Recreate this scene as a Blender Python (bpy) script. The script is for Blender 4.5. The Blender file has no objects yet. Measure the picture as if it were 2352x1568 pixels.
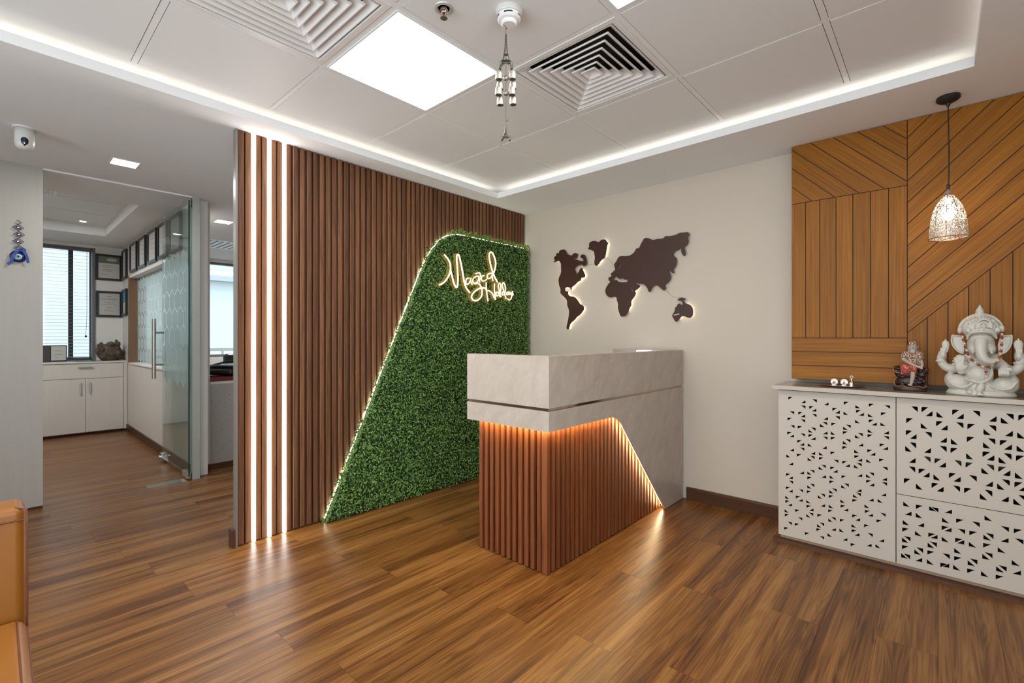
import bpy, math, random
import numpy as np
from mathutils import Vector, Matrix
random.seed(7); np.random.seed(7)
D=bpy.data
COL=bpy.context.scene.collection
SC=bpy.context.scene
PI=math.pi
EXPO=1.02; WORLD_S=2.2; COVE_W=.15; PANEL_S=7.0; PANEL2_S=17.0; DOWN_S=10.0; DOWN_W=3.0; STRIP_S=5.0; NEON_S=1.4; DESK_S=75.0; DESK2_S=36.0; MAP_S=7; HEDGE_S=13.0; BULB_S=18.0

# ---------------------------------------------------------------- camera, world, exposure, large lights
cd=D.cameras.new('camera'); cam=D.objects.new('camera',cd); COL.objects.link(cam)
cam.location=(0,0,1.18); cam.rotation_euler=(PI/2,0,0.7365)
cd.sensor_width=36; cd.sensor_fit='HORIZONTAL'; cd.lens=1080/2352*36
cd.shift_y=-8/2352; cd.clip_start=0.02; cd.clip_end=200
SC.camera=cam
SC.view_settings.view_transform='Standard'; SC.view_settings.look='None'
SC.view_settings.gamma=1.0; SC.view_settings.exposure=EXPO
try: SC.view_settings.use_curve_mapping=False
except Exception: pass
w=D.worlds.new('world'); SC.world=w; w.use_nodes=True
bg=w.node_tree.nodes['Background']; bg.inputs[0].default_value=(0.88,0.94,1.0,1); bg.inputs[1].default_value=WORLD_S
cy=SC.cycles
cy.max_bounces=7; cy.diffuse_bounces=5; cy.glossy_bounces=3; cy.transmission_bounces=4; cy.transparent_max_bounces=10
cy.caustics_reflective=False; cy.caustics_refractive=False; cy.sample_clamp_indirect=4.0
cy.use_denoising=True

def area(name,loc,sx,sy,power,col=(1,1,1),rot=(0,0,0),portal=False,spread=None):
    l=D.lights.new(name,'AREA'); l.shape='RECTANGLE'; l.size=sx; l.size_y=sy; l.energy=power; l.color=col
    if spread: l.spread=spread
    if portal: l.cycles.is_portal=True
    o=D.objects.new(name,l); COL.objects.link(o); o.location=loc; o.rotation_euler=rot; return o
WARM=(1.0,0.90,0.76)
# LED tape lying in the ceiling cove, facing up (rot pi = +Z)
RX0,RX1,RY0,RY1=-2.757,0.116,-1.30,2.862     # recess in the plaster ceiling
CP=COVE_W
area('cove_light',(RX0-.070,(RY0+RY1)/2,2.384),.012,RY1-RY0,CP*(RY1-RY0),WARM,(PI,0,0))
area('cove_light',(RX1+.070,(RY0+RY1)/2,2.384),.012,RY1-RY0,CP*(RY1-RY0),WARM,(PI,0,0))
area('cove_light',((RX0+RX1)/2,RY1+.070,2.384),RX1-RX0,.012,CP*(RX1-RX0),WARM,(PI,0,0))
area('cove_light',((RX0+RX1)/2,RY0-.070,2.384),RX1-RX0,.012,CP*(RX1-RX0),WARM,(PI,0,0))
# portals in the two window openings guide the daylight
area('window_portal',(-8.14,-0.35,1.62),1.45,2.3,1,rot=(0,-PI/2,0),portal=True)
area('window_portal',(-8.14,2.85,1.62),1.45,3.1,1,rot=(0,-PI/2,0),portal=True)

area('window_portal',(-0.9,-1.72,1.2),4.6,2.15,1,rot=(PI/2,0,PI),portal=True)  # portal for the glazing added behind the camera
area('window_portal',(1.72,-0.3,1.2),2.15,2.5,1,rot=(0,PI/2,0),portal=True)  # portal for the glazing added on the right

# ---------------------------------------------------------------- helpers
class MB:
    def __init__(s): s.v=[]; s.f=[]
    def add(s,vs,fs):
        n=len(s.v); s.v+= [tuple(p) for p in vs]; s.f+=[tuple(i+n for i in f) for f in fs]; return s
    def box(s,x0,x1,y0,y1,z0,z1):
        if x0>x1:x0,x1=x1,x0
        if y0>y1:y0,y1=y1,y0
        if z0>z1:z0,z1=z1,z0
        return s.add([(x0,y0,z0),(x1,y0,z0),(x1,y1,z0),(x0,y1,z0),(x0,y0,z1),(x1,y0,z1),(x1,y1,z1),(x0,y1,z1)],
              [(3,2,1,0),(4,5,6,7),(0,1,5,4),(1,2,6,5),(2,3,7,6),(3,0,4,7)])
    def prism(s,poly,axis,t0,t1):
        n=len(poly)
        def P(a,b,t):
            return {'x':(t,a,b),'y':(a,t,b),'z':(a,b,t)}[axis]
        vs=[P(a,b,t0) for a,b in poly]+[P(a,b,t1) for a,b in poly]
        fs=[tuple(range(n))[::-1],tuple(range(n,2*n))]+[(i,(i+1)%n,n+(i+1)%n,n+i) for i in range(n)]
        return s.add(vs,fs)
    def tube(s,pts,r,n=8,cap=True):
        pts=[Vector(p) for p in pts]; m=len(pts); rs=r if isinstance(r,(list,tuple)) else [r]*m
        vs=[];fs=[]; up=Vector((0,0,1)); prev=None
        for i,p in enumerate(pts):
            t=(pts[min(i+1,m-1)]-pts[max(i-1,0)])
            if t.length<1e-9: t=Vector((0,0,1))
            t.normalize()
            if prev is None:
                a=up if abs(t.z)<.95 else Vector((1,0,0))
                u=t.cross(a).normalized()
            else:
                u=(prev-t*prev.dot(t))
                u=u.normalized() if u.length>1e-6 else t.orthogonal().normalized()
            prev=u; w_=t.cross(u)
            for k in range(n):
                a=2*PI*k/n; vs.append(p+(u*math.cos(a)+w_*math.sin(a))*rs[i])
        for i in range(m-1):
            for k in range(n):
                fs.append((i*n+k,i*n+(k+1)%n,(i+1)*n+(k+1)%n,(i+1)*n+k))
        if cap: fs+= [tuple(range(n))[::-1],tuple((m-1)*n+k for k in range(n))]
        return s.add(vs,fs)
    def lathe(s,prof,c=(0,0,0),n=24,cap=True,scale=(1,1)):
        vs=[];m=len(prof)
        for r,z in prof:
            for k in range(n):
                a=2*PI*k/n; vs.append((c[0]+r*math.cos(a)*scale[0],c[1]+r*math.sin(a)*scale[1],c[2]+z))
        fs=[(i*n+k,i*n+(k+1)%n,(i+1)*n+(k+1)%n,(i+1)*n+k) for i in range(m-1) for k in range(n)]
        if cap: fs+=[tuple(range(n))[::-1],tuple((m-1)*n+k for k in range(n))]
        return s.add(vs,fs)
    def ell(s,c,r,rot=(0,0,0),n=16,m=10):
        from mathutils import Euler
        R=Euler(rot).to_matrix(); vs=[]
        for i in range(1,m):
            t=PI*i/m
            for k in range(n):
                a=2*PI*k/n; q=R@Vector((r[0]*math.sin(t)*math.cos(a),r[1]*math.sin(t)*math.sin(a),r[2]*math.cos(t)))
                vs.append((c[0]+q.x,c[1]+q.y,c[2]+q.z))
        top=R@Vector((0,0,r[2])); vs.append((c[0]+top.x,c[1]+top.y,c[2]+top.z)); vs.append((c[0]-top.x,c[1]-top.y,c[2]-top.z))
        fs=[((i+1)*n+k,(i+1)*n+(k+1)%n,i*n+(k+1)%n,i*n+k) for i in range(m-2) for k in range(n)]
        T=(m-1)*n; B=T+1
        fs+=[(k,(k+1)%n,T) for k in range(n)]+[((m-2)*n+(k+1)%n,(m-2)*n+k,B) for k in range(n)]
        return s.add(vs,fs)
    def mesh(s,name,mat=None,smooth=False):
        me=D.meshes.new(name); me.from_pydata(s.v,[],s.f); me.update()
        if mat: me.materials.append(mat)
        if smooth: me.polygons.foreach_set('use_smooth',[True]*len(me.polygons))
        return me
def link(name,me,parent=None,kind=None,label=None,loc=None):
    o=D.objects.new(name,me); COL.objects.link(o)
    if parent: o.parent=parent
    if kind: o['kind']=kind
    if label: o['label']=label
    if loc is not None: o.location=loc
    return o
def build(name,mb,mat,parent=None,kind=None,label=None,bev=0,smooth=False,loc=None,seg=2):
    o=link(name,mb.mesh(name,mat,smooth),parent,kind,label,loc)
    if bev:
        b=o.modifiers.new('b','BEVEL'); b.width=bev; b.segments=seg; b.limit_method='ANGLE'; b.angle_limit=math.radians(40)
        if smooth: b.harden_normals=True
    if smooth=='auto':
        pass
    return o
def thing(name,label,cat,loc=(0,0,0),rz=0,group=None):
    o=D.objects.new(name,None); COL.objects.link(o); o.location=loc; o.rotation_euler=(0,0,rz); o.empty_display_size=.05
    o['label']=label; o['category']=cat
    if group: o['group']=group
    return o
def tag(o,label,cat,group=None):
    o['label']=label; o['category']=cat
    if group: o['group']=group
    return o
def dup(root,loc=None,label=None,rz=None,group=None):
    r=root.copy(); COL.objects.link(r)
    if loc is not None: r.location=loc
    if rz is not None: r.rotation_euler=(0,0,rz)
    if label: r['label']=label
    if group: r['group']=group
    for ch in list(root.children):
        c=ch.copy(); COL.objects.link(c); c.parent=r
        for g in ch.children:
            q=g.copy(); COL.objects.link(q); q.parent=c
    return r
def plate_mesh(name,polys,th,bevel,mat,axis='y'):
    """flat plate with holes: polys in (a,b); local plane XY -> mapped by axis"""
    cu=D.curves.new('tmp','CURVE'); cu.dimensions='2D'; cu.fill_mode='BOTH'; cu.extrude=max(th/2-bevel,1e-4); cu.bevel_depth=bevel; cu.bevel_resolution=1
    cu.offset=0
    for p in polys:
        s=cu.splines.new('POLY'); s.points.add(len(p)-1); s.use_cyclic_u=True
        for i,q in enumerate(p): s.points[i].co=(q[0],q[1],0,1)
    o=D.objects.new('tmp',cu); COL.objects.link(o)
    dg=bpy.context.evaluated_depsgraph_get(); dg.update()
    me=D.meshes.new_from_object(o.evaluated_get(dg)); me.name=name
    D.objects.remove(o); D.curves.remove(cu)
    me.materials.clear(); me.materials.append(mat)
    # local (x,y,z)->(x,-z..,y) for axis y ; for axis x -> (z,x,y)
    if axis=='y': M=Matrix(((1,0,0,0),(0,0,-1,0),(0,1,0,0),(0,0,0,1)))
    else: M=Matrix(((0,0,1,0),(1,0,0,0),(0,1,0,0),(0,0,0,1)))
    me.transform(M); me.update()
    return me
def blob(name,mb,mat,voxel,parent=None,smooth_it=2,label=None,loc=None):
    me=mb.mesh('t'); o=D.objects.new('t',me); COL.objects.link(o)
    m=o.modifiers.new('r','REMESH'); m.mode='VOXEL'; m.voxel_size=voxel
    if smooth_it:
        s=o.modifiers.new('s','SMOOTH'); s.iterations=smooth_it; s.factor=.5
    dg=bpy.context.evaluated_depsgraph_get(); dg.update()
    me2=D.meshes.new_from_object(o.evaluated_get(dg)); D.objects.remove(o)
    me2.name=name; me2.materials.clear(); me2.materials.append(mat)
    me2.polygons.foreach_set('use_smooth',[True]*len(me2.polygons))
    return link(name,me2,parent,None,label,loc)
def roundpoly(pts,rad,n=6):
    out=[];m=len(pts)
    for i,p in enumerate(pts):
        r=rad[i] if isinstance(rad,(list,tuple)) else rad
        if not r: out.append(tuple(p)); continue
        a=Vector(pts[i-1]);b=Vector(p);c=Vector(pts[(i+1)%m])
        d1=(a-b).normalized(); d2=(c-b).normalized(); p1=b+d1*r; p2=b+d2*r
        for k in range(n+1):
            t=k/n; q=p1*(1-t)**2+b*2*t*(1-t)+p2*t*t; out.append((q.x,q.y))
    return out
def smoothline(pts,n=5):
    """Catmull-Rom through 3D points"""
    P=[Vector(p) for p in pts]; P=[P[0]*2-P[1]]+P+[P[-1]*2-P[-2]]; out=[]
    for i in range(1,len(P)-2):
        for k in range(n):
            t=k/n; a,b,c,d=P[i-1],P[i],P[i+1],P[i+2]
            out.append(.5*((2*b)+(c-a)*t+(2*a-5*b+4*c-d)*t*t+(3*b-a-3*c+d)*t**3))
    out.append(P[-2]); return out

# ---------------------------------------------------------------- materials
def mat(name,col,rough=.5,metal=0,spec=.5,emit=None,es=0,alpha=None,coat=0):
    m=D.materials.new(name); m.use_nodes=True; b=m.node_tree.nodes['Principled BSDF']
    b.inputs['Base Color'].default_value=(*col,1); b.inputs['Roughness'].default_value=rough; b.inputs['Metallic'].default_value=metal
    b.inputs['Specular IOR Level'].default_value=spec
    if emit: b.inputs['Emission Color'].default_value=(*emit,1); b.inputs['Emission Strength'].default_value=es
    if coat: b.inputs['Coat Weight'].default_value=coat; b.inputs['Coat Roughness'].default_value=.15
    return m
def nd(m,t,**k):
    n=m.node_tree.nodes.new(t)
    for a,v in k.items(): setattr(n,a,v)
    return n
def lk(m,a,b): m.node_tree.links.new(a,b)
def noisecol(m,cols,scale=(1,1,1),ns=5,detail=4,rough=.6,dist=0,pos=None,rand=0,bump=0,rot=(0,0,0),roughvar=None,coord='Object',randval=0):
    """colour ramp over stretched noise into Base Color; per-object random offset"""
    b=m.node_tree.nodes['Principled BSDF']
    tc=nd(m,'ShaderNodeTexCoord'); mp=nd(m,'ShaderNodeMapping'); mp.inputs['Scale'].default_value=scale; mp.inputs['Rotation'].default_value=rot
    rotn=nd(m,'ShaderNodeMapping'); rotn.inputs['Rotation'].default_value=rot; mp.inputs['Rotation'].default_value=(0,0,0)
    lk(m,tc.outputs[coord],rotn.inputs['Vector']); src=rotn.outputs['Vector']
    if rand:
        oi=nd(m,'ShaderNodeObjectInfo'); mul=nd(m,'ShaderNodeMath',operation='MULTIPLY'); mul.inputs[1].default_value=rand
        lk(m,oi.outputs['Random'],mul.inputs[0]); cx=nd(m,'ShaderNodeCombineXYZ')
        for i in range(3): lk(m,mul.outputs[0],cx.inputs[i])
        va=nd(m,'ShaderNodeVectorMath',operation='ADD'); lk(m,src,va.inputs[0]); lk(m,cx.outputs[0],va.inputs[1]); src=va.outputs[0]
    lk(m,src,mp.inputs['Vector'])
    no=nd(m,'ShaderNodeTexNoise'); no.inputs['Scale'].default_value=ns; no.inputs['Detail'].default_value=detail; no.inputs['Roughness'].default_value=rough; no.inputs['Distortion'].default_value=dist
    lk(m,mp.outputs[0],no.inputs['Vector'])
    cr=nd(m,'ShaderNodeValToRGB'); e=cr.color_ramp.elements
    pos=pos or [i/(len(cols)-1) for i in range(len(cols))]
    while len(e)<len(cols): e.new(.5)
    for i,(c,p) in enumerate(zip(cols,pos)): e[i].position=p; e[i].color=(*c,1)
    lk(m,no.outputs['Fac'],cr.inputs['Fac']); out=cr.outputs['Color']
    if randval:
        oi=nd(m,'ShaderNodeObjectInfo'); mr=nd(m,'ShaderNodeMapRange'); mr.inputs['To Min'].default_value=1-randval; mr.inputs['To Max'].default_value=1+randval
        lk(m,oi.outputs['Random'],mr.inputs['Value']); hs=nd(m,'ShaderNodeHueSaturation'); lk(m,out,hs.inputs['Color']); lk(m,mr.outputs[0],hs.inputs['Value']); out=hs.outputs['Color']
    lk(m,out,b.inputs['Base Color'])
    if bump:
        bp=nd(m,'ShaderNodeBump'); bp.inputs['Strength'].default_value=bump; bp.inputs['Distance'].default_value=.002
        lk(m,no.outputs['Fac'],bp.inputs['Height']); lk(m,bp.outputs[0],b.inputs['Normal'])
    if roughvar:
        mr=nd(m,'ShaderNodeMapRange'); mr.inputs['To Min'].default_value=roughvar[0]; mr.inputs['To Max'].default_value=roughvar[1]
        lk(m,no.outputs['Fac'],mr.inputs['Value']); lk(m,mr.outputs[0],b.inputs['Roughness'])
    return m,no,cr,mp
def emis(name,col,s):
    m=D.materials.new(name); m.use_nodes=True; nt=m.node_tree; nt.nodes.clear()
    e=nt.nodes.new('ShaderNodeEmission'); e.inputs[0].default_value=(*col,1); e.inputs[1].default_value=s
    o=nt.nodes.new('ShaderNodeOutputMaterial'); nt.links.new(e.outputs[0],o.inputs[0]); return m
def glass(name,tint,refl=.6,rough=0.0):
    m=D.materials.new(name); m.use_nodes=True; nt=m.node_tree; nt.nodes.clear()
    t=nt.nodes.new('ShaderNodeBsdfTransparent'); t.inputs[0].default_value=(*tint,1)
    g=nt.nodes.new('ShaderNodeBsdfGlossy'); g.inputs['Roughness'].default_value=rough
    lw=nt.nodes.new('ShaderNodeFresnel'); lw.inputs['IOR'].default_value=1.5
    mu=nt.nodes.new('ShaderNodeMath'); mu.operation='MULTIPLY'; mu.inputs[1].default_value=refl; nt.links.new(lw.outputs[0],mu.inputs[0])
    mx=nt.nodes.new('ShaderNodeMixShader'); nt.links.new(mu.outputs[0],mx.inputs[0]); nt.links.new(t.outputs[0],mx.inputs[1]); nt.links.new(g.outputs[0],mx.inputs[2])
    o=nt.nodes.new('ShaderNodeOutputMaterial'); nt.links.new(mx.outputs[0],o.inputs[0]); return m

M_ceil=mat('ceiling_plaster',(.86,.865,.87),.8,spec=.2)
M_tile=mat('ceiling_tile',(.82,.82,.82),.55,spec=.3)
M_tee=mat('ceiling_tee',(.86,.86,.86),.45,spec=.4)
M_cream=mat('cream_paint',(.62,.545,.455),.7,spec=.25)
noisecol(M_cream,[(.575,.50,.415),(.61,.535,.445)],(1,1,1),1.5,3)
M_white=mat('white_paint',(.80,.79,.77),.6,spec=.3)
M_lam=mat('pale_laminate',(.52,.495,.455),.45)
noisecol(M_lam,[(.62,.595,.55),(.69,.665,.62)],(9,9,.6),4,4,.6,bump=.02)
M_wlam=mat('grey_laminate',(.42,.40,.36),.45)
noisecol(M_wlam,[(.40,.38,.345),(.455,.435,.395)],(9,9,.6),4,4,.6,bump=.02)
M_cab=mat('white_lacquer',(.56,.495,.42),.4,spec=.35)
M_dark=mat('dark_inside',(.02,.016,.012),.8)
M_black=mat('black_plastic',(.012,.012,.014),.35)
M_chrome=mat('chrome',(.75,.74,.72),.12,1)
M_steel=mat('brushed_steel',(.42,.39,.35),.32,1)
M_iron=mat('black_iron',(.015,.011,.010),.45)
M_brown=mat('brown_skirting',(.12,.055,.03),.42,spec=.15)
noisecol(M_brown,[(.060,.026,.014),(.11,.050,.026)],(3,3,30),3,3)
# floor planks, grain along world Y
M_floor=mat('vinyl_plank',(.3,.15,.06),.3,spec=.32)
def floor_nodes(m):
    b=m.node_tree.nodes['Principled BSDF']
    tc=nd(m,'ShaderNodeTexCoord'); oi=nd(m,'ShaderNodeObjectInfo')
    mul=nd(m,'ShaderNodeMath',operation='MULTIPLY'); mul.inputs[1].default_value=37; lk(m,oi.outputs['Random'],mul.inputs[0])
    cx=nd(m,'ShaderNodeCombineXYZ')
    for i in range(3): lk(m,mul.outputs[0],cx.inputs[i])
    va=nd(m,'ShaderNodeVectorMath',operation='ADD'); lk(m,tc.outputs['Object'],va.inputs[0]); lk(m,cx.outputs[0],va.inputs[1])
    def N(sx,sy,s,det,ro,dist):
        mp=nd(m,'ShaderNodeMapping'); mp.inputs['Scale'].default_value=(sx,sy,1); lk(m,va.outputs[0],mp.inputs['Vector'])
        n=nd(m,'ShaderNodeTexNoise'); n.inputs['Scale'].default_value=s; n.inputs['Detail'].default_value=det; n.inputs['Roughness'].default_value=ro; n.inputs['Distortion'].default_value=dist
        lk(m,mp.outputs[0],n.inputs['Vector']); return n.outputs['Fac']
    big=N(9,.34,1.6,4,.58,.35); fine=N(95,.8,2.0,4,.6,.1); mid=N(11,.42,2.0,2,.45,.7)
    # cathedral lines: sine of mid noise
    sn=nd(m,'ShaderNodeMath',operation='MULTIPLY'); sn.inputs[1].default_value=60; lk(m,mid,sn.inputs[0])
    si=nd(m,'ShaderNodeMath',operation='SINE'); lk(m,sn.outputs[0],si.inputs[0])
    mr=nd(m,'ShaderNodeMapRange'); mr.inputs['From Min'].default_value=-1; mr.inputs['To Min'].default_value=-.085; mr.inputs['To Max'].default_value=.045; lk(m,si.outputs[0],mr.inputs['Value'])
    f2=nd(m,'ShaderNodeMapRange'); f2.inputs['To Min'].default_value=-.23; f2.inputs['To Max'].default_value=.23; lk(m,fine,f2.inputs['Value'])
    a1=nd(m,'ShaderNodeMath',operation='ADD'); lk(m,big,a1.inputs[0]); lk(m,mr.outputs[0],a1.inputs[1])
    a2=nd(m,'ShaderNodeMath',operation='ADD'); lk(m,a1.outputs[0],a2.inputs[0]); lk(m,f2.outputs[0],a2.inputs[1])
    cr=nd(m,'ShaderNodeValToRGB'); e=cr.color_ramp.elements
    for p in (.5,.5): e.new(p)
    for i,(p,c) in enumerate([(.24,FLC[0]),(.43,FLC[1]),(.58,FLC[2]),(.78,FLC[3])]):
        e[i].position=p; e[i].color=(*c,1)
    lk(m,a2.outputs[0],cr.inputs['Fac'])
    hs=nd(m,'ShaderNodeHueSaturation'); r2=nd(m,'ShaderNodeMapRange'); r2.inputs['To Min'].default_value=.93; r2.inputs['To Max'].default_value=1.06
    lk(m,oi.outputs['Random'],r2.inputs['Value']); lk(m,r2.outputs[0],hs.inputs['Value']); lk(m,cr.outputs[0],hs.inputs['Color']); lk(m,hs.outputs[0],b.inputs['Base Color'])
    bp=nd(m,'ShaderNodeBump'); bp.inputs['Strength'].default_value=.18; bp.inputs['Distance'].default_value=.001; lk(m,fine,bp.inputs['Height']); lk(m,bp.outputs[0],b.inputs['Normal'])
    r3=nd(m,'ShaderNodeMapRange'); r3.inputs['To Min'].default_value=.24; r3.inputs['To Max'].default_value=.40; lk(m,fine,r3.inputs['Value']); lk(m,r3.outputs[0],b.inputs['Roughness'])
FLC=[(.060,.019,.004),(.155,.060,.014),(.245,.106,.027),(.35,.175,.052)]
floor_nodes(M_floor)
M_slat=mat('walnut_slat',(.22,.09,.045),.45,spec=.22)
noisecol(M_slat,[(.075,.031,.014),(.16,.069,.031),(.24,.113,.056)],(34,34,1.3),2.2,4,.6,dist=.4,pos=[.25,.5,.8],rand=23,randval=.22,bump=.05)
M_dslat=mat('desk_slat',(.25,.10,.05),.42,spec=.22)
noisecol(M_dslat,[(.10,.028,.010),(.19,.058,.020),(.27,.088,.032)],(34,34,1.3),2.2,4,.6,dist=.4,pos=[.25,.5,.8],rand=23,randval=.1,bump=.05)
M_slatback=mat('slat_backing',(.10,.040,.018),.6)
def veneer(name,rot):
    m=mat(name,(.3,.13,.03),.45,spec=.2)
    noisecol(m,[(.205,.070,.006),(.28,.103,.009),(.355,.142,.015)],(75,75,1.6),1.5,4,.6,dist=.2,pos=[.28,.5,.75],rand=19,rot=rot,randval=.1,bump=.04)
    return m
M_ven_v=veneer('oak_veneer_upright',(0,0,0)); M_ven_h=veneer('oak_veneer_level',(0,PI/2,0))
M_ven_u=veneer('oak_veneer_rising',(0,-PI/4,0)); M_ven_d=veneer('oak_veneer_falling',(0,PI/4,0))
M_groove=mat('groove_dark',(.05,.016,.006),.6)
M_marble=mat('beige_marble',(.5,.42,.35),.24)
def marble_nodes(m):
    b=m.node_tree.nodes['Principled BSDF']; tc=nd(m,'ShaderNodeTexCoord')
    rp=nd(m,'ShaderNodeMapping'); rp.inputs['Rotation'].default_value=(.62,-.5,.2); rp.inputs['Scale'].default_value=(1,1,1); lk(m,tc.outputs['Object'],rp.inputs['Vector'])
    mp=nd(m,'ShaderNodeMapping'); mp.inputs['Scale'].default_value=(7,7,1.6); lk(m,rp.outputs[0],mp.inputs['Vector'])
    n=nd(m,'ShaderNodeTexNoise'); n.inputs['Scale'].default_value=1.6; n.inputs['Detail'].default_value=8; n.inputs['Roughness'].default_value=.62; n.inputs['Distortion'].default_value=.6; lk(m,mp.outputs[0],n.inputs['Vector'])
    cr=nd(m,'ShaderNodeValToRGB'); e=cr.color_ramp.elements; e.new(.5)
    for i,(p,c) in enumerate([(.25,(.40,.33,.275)),(.5,(.45,.38,.32)),(.75,(.50,.43,.37))]): e[i].position=p; e[i].color=(*c,1)
    lk(m,n.outputs['Fac'],cr.inputs['Fac'])
    n2=nd(m,'ShaderNodeTexNoise'); n2.inputs['Scale'].default_value=2.6; n2.inputs['Detail'].default_value=.6; n2.inputs['Distortion'].default_value=.0; 
    mp2=nd(m,'ShaderNodeMapping'); mp2.inputs['Scale'].default_value=(4.2,4.2,.45); lk(m,rp.outputs[0],mp2.inputs['Vector']); lk(m,mp2.outputs[0],n2.inputs['Vector'])
    su=nd(m,'ShaderNodeMath',operation='SUBTRACT'); su.inputs[1].default_value=.5; lk(m,n2.outputs['Fac'],su.inputs[0])
    ab=nd(m,'ShaderNodeMath',operation='ABSOLUTE'); lk(m,su.outputs[0],ab.inputs[0])
    mr=nd(m,'ShaderNodeMapRange'); mr.inputs['From Max'].default_value=.006; mr.inputs['To Min'].default_value=.28; mr.inputs['To Max'].default_value=0; lk(m,ab.outputs[0],mr.inputs['Value'])
    mx=nd(m,'ShaderNodeMix',data_type='RGBA'); lk(m,mr.outputs[0],mx.inputs['Factor']); lk(m,cr.outputs[0],mx.inputs['A']); mx.inputs['B'].default_value=(.68,.60,.52,1)
    lk(m,mx.outputs['Result'],b.inputs['Base Color'])
marble_nodes(M_marble)
M_top=mat('taupe_stone_top',(.33,.27,.215),.16)
M_leaf=mat('boxwood_leaf',(.05,.14,.02),.38,spec=.6)
M_leather=mat('tan_leather',(.36,.12,.02),.36)
noisecol(M_leather,[(.22,.075,.008),(.31,.115,.014)],(1,1,1),6,5,.6,bump=.12)
M_statue=mat('white_stone',(.56,.53,.46),.4)
M_panel=emis('panel_light',(1.0,.985,.955),PANEL_S)
M_panel2=emis('added_panel_light',(1.0,.99,.98),PANEL2_S)
M_down=emis('downlight_glow',(1.0,.98,.95),DOWN_S)
M_strip=emis('strip_glow',(1.0,.93,.88),STRIP_S)
M_neon=emis('neon_glow',(1.0,.76,.40),NEON_S)
M_led=emis('warm_led',(1.0,.76,.36),DESK_S)
M_led2=emis('warm_led_bright',(1.0,.80,.46),DESK2_S)
M_mapled=emis('map_led',(1.0,.88,.62),MAP_S)
M_greenled=emis('hedge_led',(.95,1.0,.78),HEDGE_S)
M_bulb=emis('bulb_glow',(1.0,.86,.68),BULB_S)
M_glassd=glass('door_glass',(.91,.96,.945),.45)
M_glassw=glass('window_glass',(.95,.98,.98),.5)
M_frost=mat('frosted_film',(.62,.72,.72),.6)
M_frost.node_tree.nodes['Principled BSDF'].inputs['Transmission Weight'].default_value=0
def frost(m,a):
    nt=m.node_tree; b=nt.nodes['Principled BSDF']; o=[n for n in nt.nodes if n.type=='OUTPUT_MATERIAL'][0]
    tr=nt.nodes.new('ShaderNodeBsdfTranslucent'); tr.inputs[0].default_value=(.75,.86,.86,1)
    tp=nt.nodes.new('ShaderNodeBsdfTransparent'); tp.inputs[0].default_value=(.9,.97,.97,1)
    m1=nt.nodes.new('ShaderNodeMixShader'); m1.inputs[0].default_value=.55; nt.links.new(b.outputs[0],m1.inputs[1]); nt.links.new(tr.outputs[0],m1.inputs[2])
    m2=nt.nodes.new('ShaderNodeMixShader'); m2.inputs[0].default_value=a; nt.links.new(m1.outputs[0],m2.inputs[1]); nt.links.new(tp.outputs[0],m2.inputs[2]); nt.links.new(m2.outputs[0],o.inputs[0])
frost(M_frost,.25)

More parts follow.
